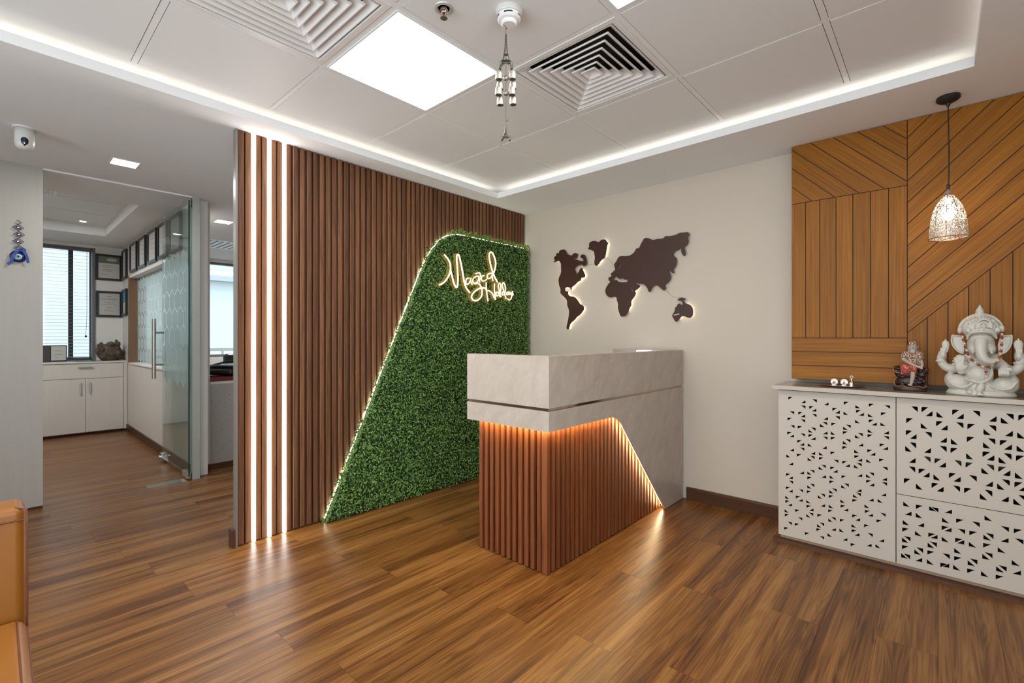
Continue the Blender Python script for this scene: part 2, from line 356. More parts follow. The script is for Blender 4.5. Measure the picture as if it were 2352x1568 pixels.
# outlines measured once, in metres (x,z) or (y,z)
T1=[["a",-0.6411,0.8425],["b",-0.61,0.7603],["a",-0.645,0.7221],["b",-0.6083,0.6809],["a",-0.6464,0.6405],["d",-0.6114,0.6105],["d",-0.6111,0.5306],["c",-0.6512,0.4916],["d",-0.615,0.4503],["a",-0.652,0.4002],["d",-0.617,0.3702],["b",-0.6156,0.3612],["a",-0.6531,0.3233],["d",-0.6181,0.2933],["c",-0.6569,0.2518],["a",-0.656,0.2441],["d",-0.621,0.2141],["c",-0.6597,0.1724],["a",-0.6591,0.165],["b",-0.6223,0.1234],["a",-0.6619,0.0873],["d",-0.5544,0.8109],["b",-0.5544,0.7989],["a",-0.5912,0.7614],["d",-0.5562,0.7314],["b",-0.556,0.7202],["a",-0.5941,0.6808],["b",-0.5571,0.6403],["a",-0.5955,0.6003],["d",-0.5605,0.5703],["b",-0.5598,0.5601],["a",-0.5979,0.5213],["d",-0.5615,0.4095],["b",-0.5658,0.3223],["a",-0.6032,0.2818],["d",-0.5682,0.2518],["a",-0.6061,0.2037],["b",-0.5697,0.1626],["a",-0.6078,0.1243],["b",-0.4998,0.8384],["a",-0.5374,0.7995],["d",-0.5024,0.7695],["b",-0.5014,0.7565],["c",-0.5411,0.6499],["b",-0.5061,0.6799],["a",-0.5411,0.6407],["d",-0.5061,0.6107],["c",-0.5443,0.5713],["d",-0.5077,0.5285],["c",-0.5454,0.4908],["b",-0.5104,0.5208],["c",-0.5464,0.4128],["b",-0.5114,0.4428],["a",-0.547,0.4021],["c",-0.547,0.335],["b",-0.512,0.365],["a",-0.5492,0.3238],["c",-0.5518,0.252],["a",-0.5507,0.2409],["d",-0.5157,0.2109],["c",-0.5518,0.172],["b",-0.5168,0.202],["a",-0.5588,0.0861],["d",-0.4451,0.8092],["d",-0.4477,0.729],["c",-0.4866,0.6877],["b",-0.4516,0.7177],["d",-0.4502,0.6492],["b",-0.4502,0.638],["d",-0.4539,0.5679],["c",-0.4912,0.5303],["a",-0.4912,0.5208],["c",-0.4929,0.4507],["b",-0.4579,0.4807],["d",-0.4569,0.4082],["c",-0.4965,0.2904],["b",-0.4615,0.3204],["d",-0.4616,0.2478],["a",-0.499,0.2038],["c",-0.5006,0.1296],["b",-0.4656,0.1596],["a",-0.5032,0.1233],["b",-0.4657,0.0851],["a",-0.4291,0.8002],["d",-0.3941,0.7702],["b",-0.3944,0.7563],["a",-0.4339,0.7182],["c",-0.4364,0.6519],["a",-0.4364,0.6404],["a",-0.4379,0.5603],["b",-0.4005,0.519],["a",-0.4392,0.4773],["d",-0.4042,0.4473],["c",-0.4415,0.4118],["a",-0.4425,0.4007],["c",-0.4432,0.3309],["b",-0.4082,0.3609],["a",-0.4455,0.3205],["c",-0.4455,0.2502],["a",-0.4481,0.241],["c",-0.4478,0.174],["b",-0.4128,0.204],["d",-0.412,0.1295],["c",-0.4516,0.0919],["a",-0.3778,0.8384],["c",-0.3793,0.7664],["c",-0.3811,0.6858],["b",-0.3461,0.7158],["a",-0.3817,0.6787],["c",-0.3821,0.6082],["b",-0.3471,0.6382],["a",-0.3842,0.5972],["a",-0.3846,0.5186],["d",-0.3496,0.4886],["a",-0.3881,0.44],["c",-0.3895,0.3695],["b",-0.3545,0.3995],["c",-0.393,0.2909],["a",-0.3919,0.2795],["d",-0.3569,0.2495],["a",-0.395,0.2033],["c",-0.3975,0.1323],["d",-0.3607,0.0897],["c",-0.3271,0.8073],["a",-0.3243,0.7994],["d",-0.2893,0.7694],["c",-0.3285,0.7283],["c",-0.3291,0.6484],["b",-0.2941,0.6784],["d",-0.2923,0.6078],["c",-0.3324,0.5689],["a",-0.3315,0.5576],["d",-0.2965,0.5276],["c",-0.3338,0.4889],["b",-0.2988,0.5189],["d",-0.297,0.4456],["d",-0.2994,0.3658],["c",-0.3372,0.3311],["b",-0.3022,0.3611],["a",-0.3405,0.3226],["a",-0.341,0.2406],["d",-0.306,0.2106],["c",-0.3439,0.1713],["a",-0.3434,0.1603],["d",-0.3084,0.1303],["a",-0.3477,0.0855],["a",-0.2699,0.8381],["c",-0.2736,0.7668],["a",-0.2706,0.7548],["d",-0.2356,0.7248],["c",-0.2746,0.6855],["a",-0.2755,0.6769],["a",-0.2766,0.5977],["d",-0.2416,0.5677],["c",-0.2806,0.5279],["c",-0.2822,0.449],["b",-0.2472,0.479],["a",-0.2812,0.4369],["d",-0.2462,0.4069],["d",-0.2488,0.3276],["c",-0.2885,0.2891],["a",-0.2868,0.2777],["d",-0.2518,0.2477],["a",-0.2899,0.2022],["b",-0.2525,0.1605],["d",-0.2571,0.0892],["b",-0.182,0.8357],["a",-0.2199,0.7972],["c",-0.2221,0.7267],["d",-0.1865,0.6865],["b",-0.1865,0.6775],["a",-0.2252,0.6358],["d",-0.1902,0.6058],["a",-0.2275,0.5578],["b",-0.1919,0.5181],["d",-0.1941,0.4469],["b",-0.1941,0.4395],["d",-0.1977,0.3662],["c",-0.2334,0.3299],["b",-0.2,0.2793],["a",-0.2379,0.2403],["d",-0.2058,0.1284],["c",-0.2425,0.0933]]
T2=[["b",-0.075,0.8403],["a",-0.062,0.8408],["d",-0.0205,0.7964],["c",-0.007,0.7952],["a",-0.1199,0.7797],["a",-0.0084,0.7781],["c",-0.0649,0.7338],["d",0.0337,0.7353],["a",0.0487,0.8398],["d",0.0894,0.7959],["b",0.0883,0.7804],["a",0.1007,0.7782],["b",0.1443,0.8412],["d",0.1976,0.7961],["c",0.2099,0.7922],["b",0.2511,0.8395],["a",0.2642,0.8381],["b",0.1964,0.7803],["c",0.1542,0.7326],["a",-0.1214,0.7187],["d",-0.0794,0.6764],["b",-0.0233,0.7202],["b",-0.0809,0.6596],["c",-0.1238,0.6114],["d",0.0309,0.6753],["c",0.0438,0.672],["b",0.0301,0.6595],["a",0.0427,0.6569],["a",0.0989,0.7176],["d",0.2487,0.7359],["c",0.2607,0.7317],["b",0.1939,0.7196],["a",0.2067,0.7176],["c",0.1524,0.6712],["a",0.1511,0.6566],["d",0.2459,0.6747],["c",0.259,0.6723],["d",-0.0262,0.6158],["b",-0.0276,0.5993],["a",-0.0143,0.5966],["d",0.0274,0.5552],["c",0.0962,0.6111],["b",0.0817,0.5994],["a",0.0946,0.5969],["b",0.2444,0.6594],["a",0.2571,0.6563],["d",0.1906,0.6168],["c",0.203,0.6108],["b",0.1894,0.5995],["a",0.2018,0.5968],["c",0.1473,0.5522],["d",-0.0832,0.557],["b",-0.0844,0.5394],["a",-0.0727,0.5358],["d",-0.031,0.4957],["c",-0.0183,0.4899],["a",-0.1289,0.4765],["c",-0.0829,0.4309],["a",-0.0248,0.4753],["d",0.0194,0.4357],["a",0.0372,0.5358],["d",0.079,0.496],["b",0.0769,0.4778],["a",0.0894,0.4754],["b",0.1332,0.5379],["d",0.241,0.5564],["c",0.2535,0.5512],["b",0.2391,0.5402],["a",0.2523,0.537],["d",0.1857,0.4959],["c",0.1981,0.4904],["b",0.1839,0.4802],["c",0.1422,0.4314],["d",0.236,0.438],["c",0.2487,0.4326],["d",0.2913,0.4985],["b",0.2901,0.48]]
T3=[["c",-0.1316,0.335],["a",-0.0832,0.3539],["d",-0.0984,0.2921],["c",-0.0837,0.2902],["c",-0.0337,0.3363],["b",0.0008,0.3561],["d",0.0491,0.3386],["c",-0.1334,0.2419],["a",-0.135,0.2268],["d",-0.0514,0.2477],["c",0.0127,0.2914],["a",0.0113,0.275],["d",0.0473,0.2505],["a",0.0623,0.3226],["b",0.0943,0.2768],["c",-0.0863,0.2002],["a",-0.0369,0.2278],["d",-0.0023,0.2028],["a",0.1073,0.2772],["b",0.1429,0.3235],["c",0.1575,0.3388],["c",-0.136,0.1533],["b",-0.1022,0.1857],["a",-0.136,0.1381],["c",0.0115,0.1994],["a",0.0589,0.23],["d",0.0913,0.2047],["c",0.1056,0.2017],["c",0.1538,0.249],["b",0.1877,0.2819],["a",0.1531,0.2328],["b",0.2366,0.3269],["a",0.2504,0.3265],["d",0.2354,0.2547],["b",0.2809,0.2835],["c",-0.0393,0.1553],["b",-0.0047,0.1866],["a",-0.0403,0.1403],["c",-0.0888,0.1074],["b",-0.0551,0.1433],["c",0.0554,0.1572],["a",0.0554,0.1416],["b",0.041,0.1435],["c",0.2,0.2046],["c",0.1503,0.1588],["b",0.1845,0.1922],["c",0.1015,0.1137],["b",0.1352,0.1475],["a",0.0999,0.0972],["c",-0.1394,0.0733],["b",-0.1039,0.0967],["d",-0.0583,0.0734],["c",-0.0423,0.0733],["a",0.0068,0.0949],["d",0.0391,0.0772],["c",0.0519,0.0766],["c",0.2439,0.1604],["c",0.1951,0.1157],["b",0.2294,0.1461],["a",0.1936,0.1],["d",0.2729,0.1208],["c",0.1461,0.0778]]
MAP={"america":[[-2.5833,1.8633],[-2.5587,1.8817],[-2.5736,1.8974],[-2.5675,1.9142],[-2.5456,1.9187],[-2.55,1.9367],[-2.5369,1.9442],[-2.5196,1.9366],[-2.5153,1.9569],[-2.4982,1.9652],[-2.4598,1.9673],[-2.443,1.948],[-2.4237,1.9147],[-2.4012,1.91],[-2.3788,1.8992],[-2.3624,1.9176],[-2.3411,1.9205],[-2.3168,1.9087],[-2.3233,1.8893],[-2.333,1.8735],[-2.364,1.8757],[-2.3476,1.865],[-2.3071,1.8517],[-2.2831,1.841],[-2.2687,1.8428],[-2.2552,1.8379],[-2.2592,1.8584],[-2.287,1.875],[-2.287,1.8918],[-2.2671,1.8994],[-2.2434,1.8899],[-2.2316,1.8619],[-2.2253,1.8347],[-2.2237,1.8112],[-2.2513,1.7921],[-2.2687,1.814],[-2.3071,1.8113],[-2.3395,1.7998],[-2.3517,1.7807],[-2.3395,1.7592],[-2.3233,1.7272],[-2.3031,1.7557],[-2.287,1.7844],[-2.2711,1.7794],[-2.2592,1.7515],[-2.2434,1.7234],[-2.2394,1.7017],[-2.2831,1.6988],[-2.2831,1.6767],[-2.3152,1.6692],[-2.3436,1.6444],[-2.3788,1.6266],[-2.3805,1.6029],[-2.3904,1.6084],[-2.3945,1.6244],[-2.4345,1.6307],[-2.4539,1.6218],[-2.4514,1.5975],[-2.4345,1.5895],[-2.4153,1.5916],[-2.422,1.5715],[-2.407,1.55],[-2.3887,1.5455],[-2.3558,1.5401],[-2.3233,1.5146],[-2.2951,1.4727],[-2.2631,1.4578],[-2.2497,1.4318],[-2.2711,1.4046],[-2.2911,1.3819],[-2.3233,1.3661],[-2.3558,1.3331],[-2.3929,1.3101],[-2.4053,1.2796],[-2.412,1.2558],[-2.4304,1.258],[-2.4345,1.2801],[-2.4237,1.3142],[-2.412,1.3619],[-2.4036,1.4198],[-2.4287,1.4723],[-2.4262,1.5099],[-2.4556,1.5426],[-2.4853,1.5651],[-2.5024,1.5835],[-2.4964,1.6144],[-2.5153,1.6505],[-2.524,1.707],[-2.4913,1.7632],[-2.4939,1.8085],[-2.4939,1.8432],[-2.5153,1.8734],[-2.5456,1.8732]],"greenland":[[-2.212,1.9426],[-2.1964,1.9538],[-2.2003,1.9708],[-2.1964,1.9901],[-2.1656,2.0004],[-2.135,1.9949],[-2.1047,1.979],[-2.0823,1.9973],[-2.0599,1.9987],[-2.0378,1.9911],[-2.029,1.9706],[-2.0122,1.9663],[-2.0268,1.9478],[-2.0319,1.9163],[-2.0363,1.8912],[-2.0415,1.8725],[-2.0466,1.8473],[-2.0748,1.8344],[-2.0972,1.8141],[-2.1123,1.7962],[-2.1213,1.7841],[-2.1411,1.7914],[-2.1487,1.8197],[-2.1411,1.8516],[-2.1464,1.885],[-2.1502,1.9117],[-2.1717,1.921],[-2.1748,1.9444],[-2.1964,1.9293]],"eurasia":[[-2.0122,1.6512],[-2.0122,1.68],[-1.9868,1.681],[-1.9832,1.6903],[-1.9926,1.7058],[-1.9652,1.7236],[-1.9473,1.7377],[-1.958,1.7642],[-1.9595,1.7802],[-1.9367,1.8062],[-1.9225,1.833],[-1.9014,1.8419],[-1.8527,1.8344],[-1.8117,1.8358],[-1.7746,1.8621],[-1.7646,1.8854],[-1.738,1.885],[-1.7248,1.9138],[-1.6953,1.9583],[-1.663,1.9524],[-1.6278,1.9307],[-1.5838,1.9352],[-1.5404,1.9303],[-1.5251,1.9486],[-1.4947,1.9413],[-1.4439,1.9443],[-1.4144,1.9572],[-1.3738,1.9522],[-1.3537,1.9537],[-1.3423,1.9305],[-1.3594,1.916],[-1.3497,1.8862],[-1.3623,1.8596],[-1.3853,1.8455],[-1.372,1.8096],[-1.3784,1.7745],[-1.4016,1.8046],[-1.4039,1.8479],[-1.4174,1.8525],[-1.4203,1.8328],[-1.4498,1.8307],[-1.4677,1.8068],[-1.4617,1.7916],[-1.4409,1.7719],[-1.438,1.7485],[-1.4468,1.7119],[-1.4617,1.6989],[-1.4665,1.6849],[-1.4558,1.6723],[-1.4617,1.6595],[-1.4767,1.6714],[-1.4857,1.6868],[-1.5026,1.6855],[-1.4947,1.6701],[-1.4827,1.6457],[-1.4887,1.6142],[-1.5099,1.5955],[-1.5343,1.5798],[-1.5208,1.5554],[-1.5361,1.5371],[-1.5589,1.5581],[-1.5838,1.5806],[-1.6101,1.5886],[-1.6374,1.5637],[-1.647,1.5362],[-1.6566,1.535],[-1.6727,1.5752],[-1.7051,1.6049],[-1.7446,1.6061],[-1.7766,1.6227],[-1.7679,1.6079],[-1.7314,1.5929],[-1.738,1.5739],[-1.7813,1.5493],[-1.7659,1.536],[-1.7746,1.5151],[-1.8117,1.471],[-1.8063,1.4429],[-1.8253,1.4159],[-1.8321,1.3883],[-1.8596,1.355],[-1.9,1.3518],[-1.9154,1.3914],[-1.926,1.4233],[-1.9225,1.4547],[-1.9352,1.4901],[-1.9381,1.5124],[-1.9652,1.5171],[-2.0049,1.5131],[-2.0378,1.5407],[-2.0429,1.5829],[-2.0158,1.6226],[-1.9904,1.6462]],"med":[[-1.9724,1.6511],[-1.958,1.6753],[-1.9367,1.6817],[-1.9154,1.659],[-1.9014,1.6547],[-1.9225,1.6849],[-1.9049,1.6707],[-1.8874,1.6567],[-1.8804,1.6686],[-1.87,1.6521],[-1.8342,1.646],[-1.8424,1.6261],[-1.8944,1.629],[-1.926,1.6366],[-1.9367,1.6501]],"red":[[-1.8287,1.599],[-1.8198,1.5971],[-1.7894,1.5499],[-1.7981,1.5504]],"baltic":[[-1.9084,1.7905],[-1.9014,1.7678],[-1.9084,1.7434],[-1.9367,1.743],[-1.919,1.757]],"australia":[[-1.435,1.4588],[-1.4174,1.4733],[-1.394,1.4766],[-1.3651,1.4647],[-1.3824,1.4617],[-1.3865,1.4487],[-1.3738,1.435],[-1.3565,1.4284],[-1.3337,1.4177],[-1.3196,1.3973],[-1.3168,1.3691],[-1.3179,1.3437],[-1.3337,1.3262],[-1.3537,1.3279],[-1.3738,1.3381],[-1.3998,1.3424],[-1.4203,1.3154],[-1.4439,1.2987],[-1.4558,1.3164],[-1.4737,1.3488],[-1.4528,1.377],[-1.4468,1.4086],[-1.4332,1.4137],[-1.4321,1.4281],[-1.4144,1.4359],[-1.4086,1.4252],[-1.39,1.4244],[-1.394,1.4491],[-1.4144,1.4577]],"w1":[[-2.2592,1.7849],[-2.2276,1.805],[-2.1887,1.8056],[-2.1502,1.8146]],"w2":[[-2.0415,1.8467],[-2.0158,1.8278],[-1.9904,1.793],[-1.9616,1.7645]],"w3":[[-1.522,1.5408],[-1.4977,1.5071],[-1.4617,1.4857],[-1.4027,1.48]],"plate":[[-1.4569,1.354],[-1.4162,1.3613],[-1.4162,1.3538],[-1.4569,1.3465]]}
NEON=[[[2.2876,1.5847],[2.3325,1.6073],[2.369,1.6461],[2.3937,1.6889],[2.4011,1.7279],[2.3937,1.7652],[2.3721,1.7959],[2.3385,1.8224]],[[2.3986,1.7133],[2.4123,1.6765],[2.4311,1.6207],[2.4501,1.5862],[2.4628,1.58],[2.4724,1.5953],[2.4768,1.649],[2.4724,1.7212],[2.4641,1.7929],[2.466,1.8318],[2.4768,1.8429],[2.4884,1.8347],[2.5078,1.7787],[2.5273,1.7027],[2.5437,1.6307],[2.5668,1.5834],[2.6036,1.549]],[[2.5949,1.6674],[2.5701,1.6577],[2.5602,1.6321],[2.5701,1.6142],[2.5935,1.6227],[2.6103,1.644],[2.6151,1.6693],[2.6151,1.6419],[2.6307,1.6159]],[[2.6996,1.6925],[2.6684,1.686],[2.6423,1.6644],[2.6395,1.6366],[2.658,1.6307],[2.6891,1.646],[2.7066,1.6755],[2.7045,1.6955],[2.7115,1.6708],[2.7157,1.6408]],[[2.6615,1.626],[2.6961,1.634],[2.7242,1.6161],[2.7418,1.5818],[2.7418,1.5461],[2.7242,1.5143],[2.6822,1.489],[2.6409,1.4916],[2.6239,1.513],[2.6341,1.5386],[2.6753,1.5717],[2.7242,1.5957],[2.774,1.6022]],[[2.6718,1.71],[2.6961,1.719],[2.7171,1.7196],[2.7277,1.6927],[2.7277,1.6673]],[[2.7668,1.7042],[2.7418,1.6941],[2.7348,1.673],[2.7489,1.6564],[2.7812,1.6645],[2.7992,1.6764]],[[2.8579,1.734],[2.8174,1.7221],[2.8029,1.7],[2.8138,1.6845],[2.8431,1.6909],[2.8616,1.7109],[2.8675,1.735],[2.8653,1.7008],[2.8727,1.6676]],[[2.9292,1.6621],[2.8914,1.7086],[2.8542,1.7779],[2.8321,1.8482],[2.8284,1.8892],[2.8468,1.9124],[2.8727,1.9003],[2.899,1.8564],[2.9065,1.8153],[2.8952,1.7667],[2.8727,1.7225]],[[2.792,1.65],[2.7956,1.5756],[2.8138,1.4916]],[[2.8914,1.6482],[2.8914,1.5827],[2.9065,1.5127]],[[2.7776,1.5999],[2.7992,1.582],[2.8357,1.5785],[2.8675,1.5574],[2.8877,1.5273],[2.9065,1.5111]],[[2.9292,1.5775],[2.9103,1.5656],[2.914,1.5474],[2.933,1.5461],[2.9445,1.5627],[2.9307,1.5776]],[[2.956,1.5396],[2.9521,1.5871],[2.9384,1.6285],[2.946,1.6529],[2.9637,1.6518],[2.9714,1.6152],[2.9637,1.572],[2.9714,1.5353]],[[3.0378,1.5261],[3.0181,1.5705],[2.9931,1.6276],[2.9908,1.6541],[3.0079,1.6652],[3.026,1.6383],[3.0284,1.5981],[3.0103,1.5619],[2.9908,1.5579],[2.9892,1.5765],[3.0064,1.5885]],[[3.0657,1.5874],[3.0442,1.5788],[3.0473,1.5629],[3.0657,1.5684],[3.0737,1.588],[3.0793,1.565]],[[3.0897,1.5891],[3.0922,1.573],[3.11,1.5742],[3.1165,1.5911],[3.1116,1.5552],[3.1019,1.5301],[3.0817,1.518],[3.0577,1.5273]],[[3.1303,1.5976],[3.1165,1.5894],[3.1303,1.5756],[3.1222,1.5603],[3.11,1.5606]]]
NCABLE=[[3.1059,1.6857],[3.114,1.6537],[3.1019,1.6173]]

# ================================================================ STRUCTURE
H=2.36; GZ=2.45
# floor: base slab + individual vinyl planks running along Y
fl=build('floor',MB().box(-8.2,1.7,-1.7,4.6,-.08,-.006),M_dark,kind='structure')
PW,PL=.180,1.22
def add_planks():
    cnt=0; stuff=MB(); cand=[]
    i=0; x=-8.1
    while x<1.7:
        off=(i*0.47)%1*PL; y=-1.7-off; j=0
        while y<4.6:
            y0=max(y,-1.69);y1=min(y+PL,4.59)
            if y1-y0>.03:
                cxm=x+PW/2; cym=(y0+y1)/2
                F=-cxm*.6717+cym*.7408
                vis = F>.3 and not (cxm<-4.95 and cym>1.6) and not (cxm>-2.9 and cym>3.5) and not(cxm<-4.75 and cym<-.25) and abs(cxm*.7408+cym*.6717)<F*1.35
                cand.append((0 if vis else 1, cxm*cxm+cym*cym, x,y0,y1))
            y+=PL
        x+=PW; i+=1
    cand.sort(); full=None
    for k,(v,d,x,y0,y1) in enumerate(cand):
        g=.0001
        def shape(L):
            b=MB(); e=.0003; W=PW-2*g
            b.add([(0,0,-.004),(W,0,-.004),(W,L,-.004),(0,L,-.004),(e,e,0),(W-e,e,0),(W-e,L-e,0),(e,L-e,0)],[(4,5,6,7),(0,1,5,4),(1,2,6,5),(2,3,7,6),(3,0,4,7)])
            return b
        if v==0 and cnt<290:
            L=y1-y0-2*g
            if abs(y1-y0-PL)<1e-6:
                if full is None: full=shape(L).mesh('plank',M_floor)
                me=full
            else: me=shape(L).mesh('plank',M_floor)
            link('plank',me,fl,loc=(x+g,y0+g,0)); cnt+=1
        else:
            b=shape(y1-y0-2*g); stuff.add([(p[0]+x+g,p[1]+y0+g,p[2]) for p in b.v],b.f)
    build('plank',stuff,M_floor,fl,kind='stuff')
add_planks()

# walls
OT=2.62
wb=MB(); wb.box(-3.03,1.7,3.43,3.55,0,OT); build('wall_back',wb,M_cream,kind='structure')
build('wall_right',MB().box(1.6,1.7,1.0,3.43,0,OT).box(1.6,1.7,-1.7,-1.55,0,OT).box(1.6,1.7,-1.55,1.0,2.28,OT).box(1.6,1.7,-1.55,1.0,0,.12),M_cream,kind='structure')
wr=build('window_added_right',MB().box(1.61,1.69,-1.55,-1.50,.12,2.28).box(1.61,1.69,.95,1.0,.12,2.28).box(1.61,1.69,-.30,-.25,.12,2.28),M_steel,kind='structure')  # glazing added in the unseen right wall to brighten the room
for ya_,yb_ in ((-1.50,-.30),(-.25,.95)): build('glass_pane',MB().box(1.645,1.655,ya_,yb_,.12,2.28),M_glassw,wr)
build('wall_front',MB().box(-8.2,-3.2,-1.7,-1.6,0,OT).box(1.4,1.6,-1.7,-1.6,0,OT).box(-3.2,1.4,-1.7,-1.6,2.28,OT).box(-3.2,1.4,-1.7,-1.6,0,.12),M_cream,kind='structure')
wf=build('window_added_front',MB().box(-3.2,-3.15,-1.69,-1.61,.12,2.28).box(1.35,1.4,-1.69,-1.61,.12,2.28).box(-1.68,-1.63,-1.69,-1.61,.12,2.28).box(-.13,-.08,-1.69,-1.61,.12,2.28),M_steel,kind='structure')  # unseen glazed front, added so daylight lifts the ceiling
for xa_,xb_ in ((-3.15,-1.68),(-1.63,-.13),(-.08,1.35)): build('glass_pane',MB().box(xa_,xb_,-1.655,-1.645,.12,2.28),M_glassw,wf)
build('wall_center',MB().box(-3.03,-2.959,1.0,3.43,0,H),M_white,kind='structure')        # carries the slats
build('wall_passage',MB().box(-4.73,-4.61,-1.6,.231,.018,H),M_wlam,kind='structure')
build('baseboard_passage',MB().box(-4.72,-4.615,-1.6,.229,0,.018),M_brown,kind='structure')
build('wall_rear',MB().box(-8.2,-3.03,4.5,4.6,0,OT).box(-3.1,-3.03,3.43,4.5,0,OT),M_white,kind='structure')
# window wall: sill band, head band, piers
ww=MB(); ww.box(-8.2,-8.0,-1.6,4.5,0,.895).box(-8.2,-8.0,-1.6,4.5,2.325,OT).box(-8.2,-8.0,.862,1.30,.895,2.325).box(-8.2,-8.0,-1.6,-1.5,.895,2.325).box(-8.2,-8.0,4.4,4.5,.895,2.325)
build('wall_left',ww,M_white,kind='structure')
# meeting-room partition: solid low part, head, end post, opening above
pt=MB(); pt.box(-8.0,-4.84,1.15,1.304,0,.872).box(-8.0,-4.84,1.15,1.304,1.955,H).box(-8.0,-7.50,1.15,1.304,.872,1.955).box(-4.98,-4.84,1.15,1.304,.872,1.955)
build('wall_partition',pt,M_lam,kind='structure')
build('baseboard_partition',MB().box(-7.66,-4.70,1.136,1.15,0,.085).box(-4.84,-4.826,1.17,3.43,0,.05),M_brown,kind='structure')
build('trim_1',MB().box(-7.50,-7.44,1.13,1.304,.872,1.955),mat('wood_jamb',(.20,.11,.055),.5),kind='structure')
build('trim_2',MB().box(-7.44,-4.98,1.135,1.304,1.925,1.955).box(-7.50,-4.98,1.13,1.31,.86,.876),M_white,kind='structure')
build('trim_3',MB().box(-4.66,-4.60,1.113,1.166,0,H),mat('pale_green_post',(.38,.40,.37),.4),kind='structure')
build('trim_4',MB().box(-4.66,-4.61,.231,1.113,2.349,H),M_ceil,kind='structure')
build('trim_5',MB().box(-2.966,-2.929,.915,.926,0,H),mat('grey_end_trim',(.20,.185,.165),.35),kind='structure')
build('baseboard_end',MB().box(-2.988,-2.927,.897,.914,0,.10),M_brown,kind='structure',bev=.003)
build('wall_header',MB().box(-4.80,-4.70,1.166,1.25,0,H),M_white,kind='structure')
o=build('baseboard_back',MB().prism([(3.43,0),(3.414,0),(3.414,.075),(3.418,.088),(3.43,.088)],'x',-1.37,-.70),M_brown,kind='structure')

# partition glazing with hexagon film
def hexes(u0,u1,z0,z1,s,gap,edge=None):
    out=[];wd=s*math.sqrt(3); r=0; z=z0
    while z<z1:
        u=u0+(wd/2 if r%2 else 0)
        while u<u1+wd:
            poly=[(u+(s-gap)*math.cos(PI/2+PI/3*k),z+(s-gap)*math.sin(PI/2+PI/3*k)) for k in range(6)]
            q=[(min(max(a,u0),u1),b) for a,b in poly]
            if max(a for a,b in q)-min(a for a,b in q)>.01: out.append(q)
            u+=wd
        z+=1.5*s; r+=1
    return out
g=build('window_3',MB().box(-7.44,-4.98,1.215,1.223,.876,1.925),M_glassw,kind='structure')
hx=MB()
for q in hexes(-7.43,-4.99,.96,1.86,.098,.006): hx.add([(a,1.2135,b) for a,b in q],[tuple(range(len(q)))])
build('hexagon_film',hx,M_frost,g,kind='stuff')

# two outside windows
M_alu=mat('grey_window_frame',(.13,.135,.14),.4)
def window(name,y0,y1,mull):
    f=build(name,MB().box(-8.16,-8.10,y0,y1,.895,.93).box(-8.16,-8.10,y0,y1,2.29,2.325).box(-8.16,-8.10,y0,y0+.03,.93,2.29).box(-8.16,-8.10,y1-.03,y1,.93,2.29),M_alu,kind='structure')
    for m_ in mull: build('mullion',MB().box(-8.165,-8.095,m_-.022,m_+.022,.93,2.29),M_black,f)
    build('glass_pane',MB().box(-8.135,-8.129,y0+.03,y1-.03,.93,2.29),M_glassw,f)
    return f
window('window_1',-1.5,.862,[-.9,-.12,.655])
window('window_2',1.30,4.4,[2.0,3.2])
build('trim_6',MB().box(-8.10,-7.985,.845,.875,.895,2.325),M_alu,kind='structure')
# venetian blind in window 1, slats nearly edge-on
bl=thing('venetian_blind','white venetian blind with thin open slats in the inner room window','blind',(-8.05,0,0))
M_blind=mat('blind_slat',(.30,.32,.32),.5)
sm=MB().add([(-.0125,-1.45,0),(.0125,-1.45,-.002),(.0125,.84,-.002),(-.0125,.84,0),(-.0125,-1.45,.0022),(.0125,-1.45,.0002),(.0125,.84,.0002),(-.0125,.84,.0022)],[(3,2,1,0),(4,5,6,7),(0,1,5,4),(1,2,6,5),(2,3,7,6),(3,0,4,7)]).mesh('slat',M_blind)
z=.945
while z<2.27: link('slat',sm,bl,loc=(0,0,z)); z+=.0425
build('head_rail',MB().box(-.02,.02,-1.45,.84,2.28,2.315),M_alu,bl)
build('bottom_rail',MB().box(-.012,.012,-1.45,.84,0.925,.937),M_black,bl)
build('pull_cord',MB().tube([(.02,.80,2.28),(.021,.80,1.5),(.02,.79,1.21)],.002,5).ell((.02,.79,1.20),(.011,.011,.016),n=8,m=6),M_black,bl)

# ceiling: plaster soffit with cove and a grid of metal tiles
ce=MB()
cw=.15
ce.box(-8.2,RX0,-1.6,4.5,H,2.375).box(RX1,1.6,-1.6,3.43,H,2.375).box(RX0,RX1,RY1,3.43,H,2.375).box(RX0,RX1,-1.6,RY0,H,2.375)
# replace area over inner-room recess by four boxes below (done by splitting the first slab)
ce=MB()
IX0,IX1,IY0,IY1=-7.163,-5.27,-1.4,.87
ce.box(IX1,RX0,-1.6,4.5,H,2.375).box(-8.2,IX0,-1.6,4.5,H,2.375).box(IX0,IX1,IY1,4.5,H,2.375).box(IX0,IX1,-1.6,IY0,H,2.375)
ce.box(RX1,1.6,-1.6,3.43,H,2.375).box(RX0,RX1,RY1,3.43,H,2.375).box(RX0,RX1,-1.6,RY0,H,2.375)
t=.014
ce.box(RX0-t,RX0,RY0-t,RY1+t,2.375,2.405).box(RX1,RX1+t,RY0-t,RY1+t,2.375,2.405).box(RX0,RX1,RY1,RY1+t,2.375,2.405).box(RX0,RX1,RY0-t,RY0,2.375,2.405)
ce.box(RX0-cw-.02,RX0-cw,RY0-cw,RY1+cw,2.375,2.56).box(RX1+cw,RX1+cw+.02,RY0-cw,RY1+cw,2.375,2.56).box(RX0-cw,RX1+cw,RY1+cw,RY1+cw+.02,2.375,2.56).box(RX0-cw,RX1+cw,RY0-cw-.02,RY0-cw,2.375,2.56)
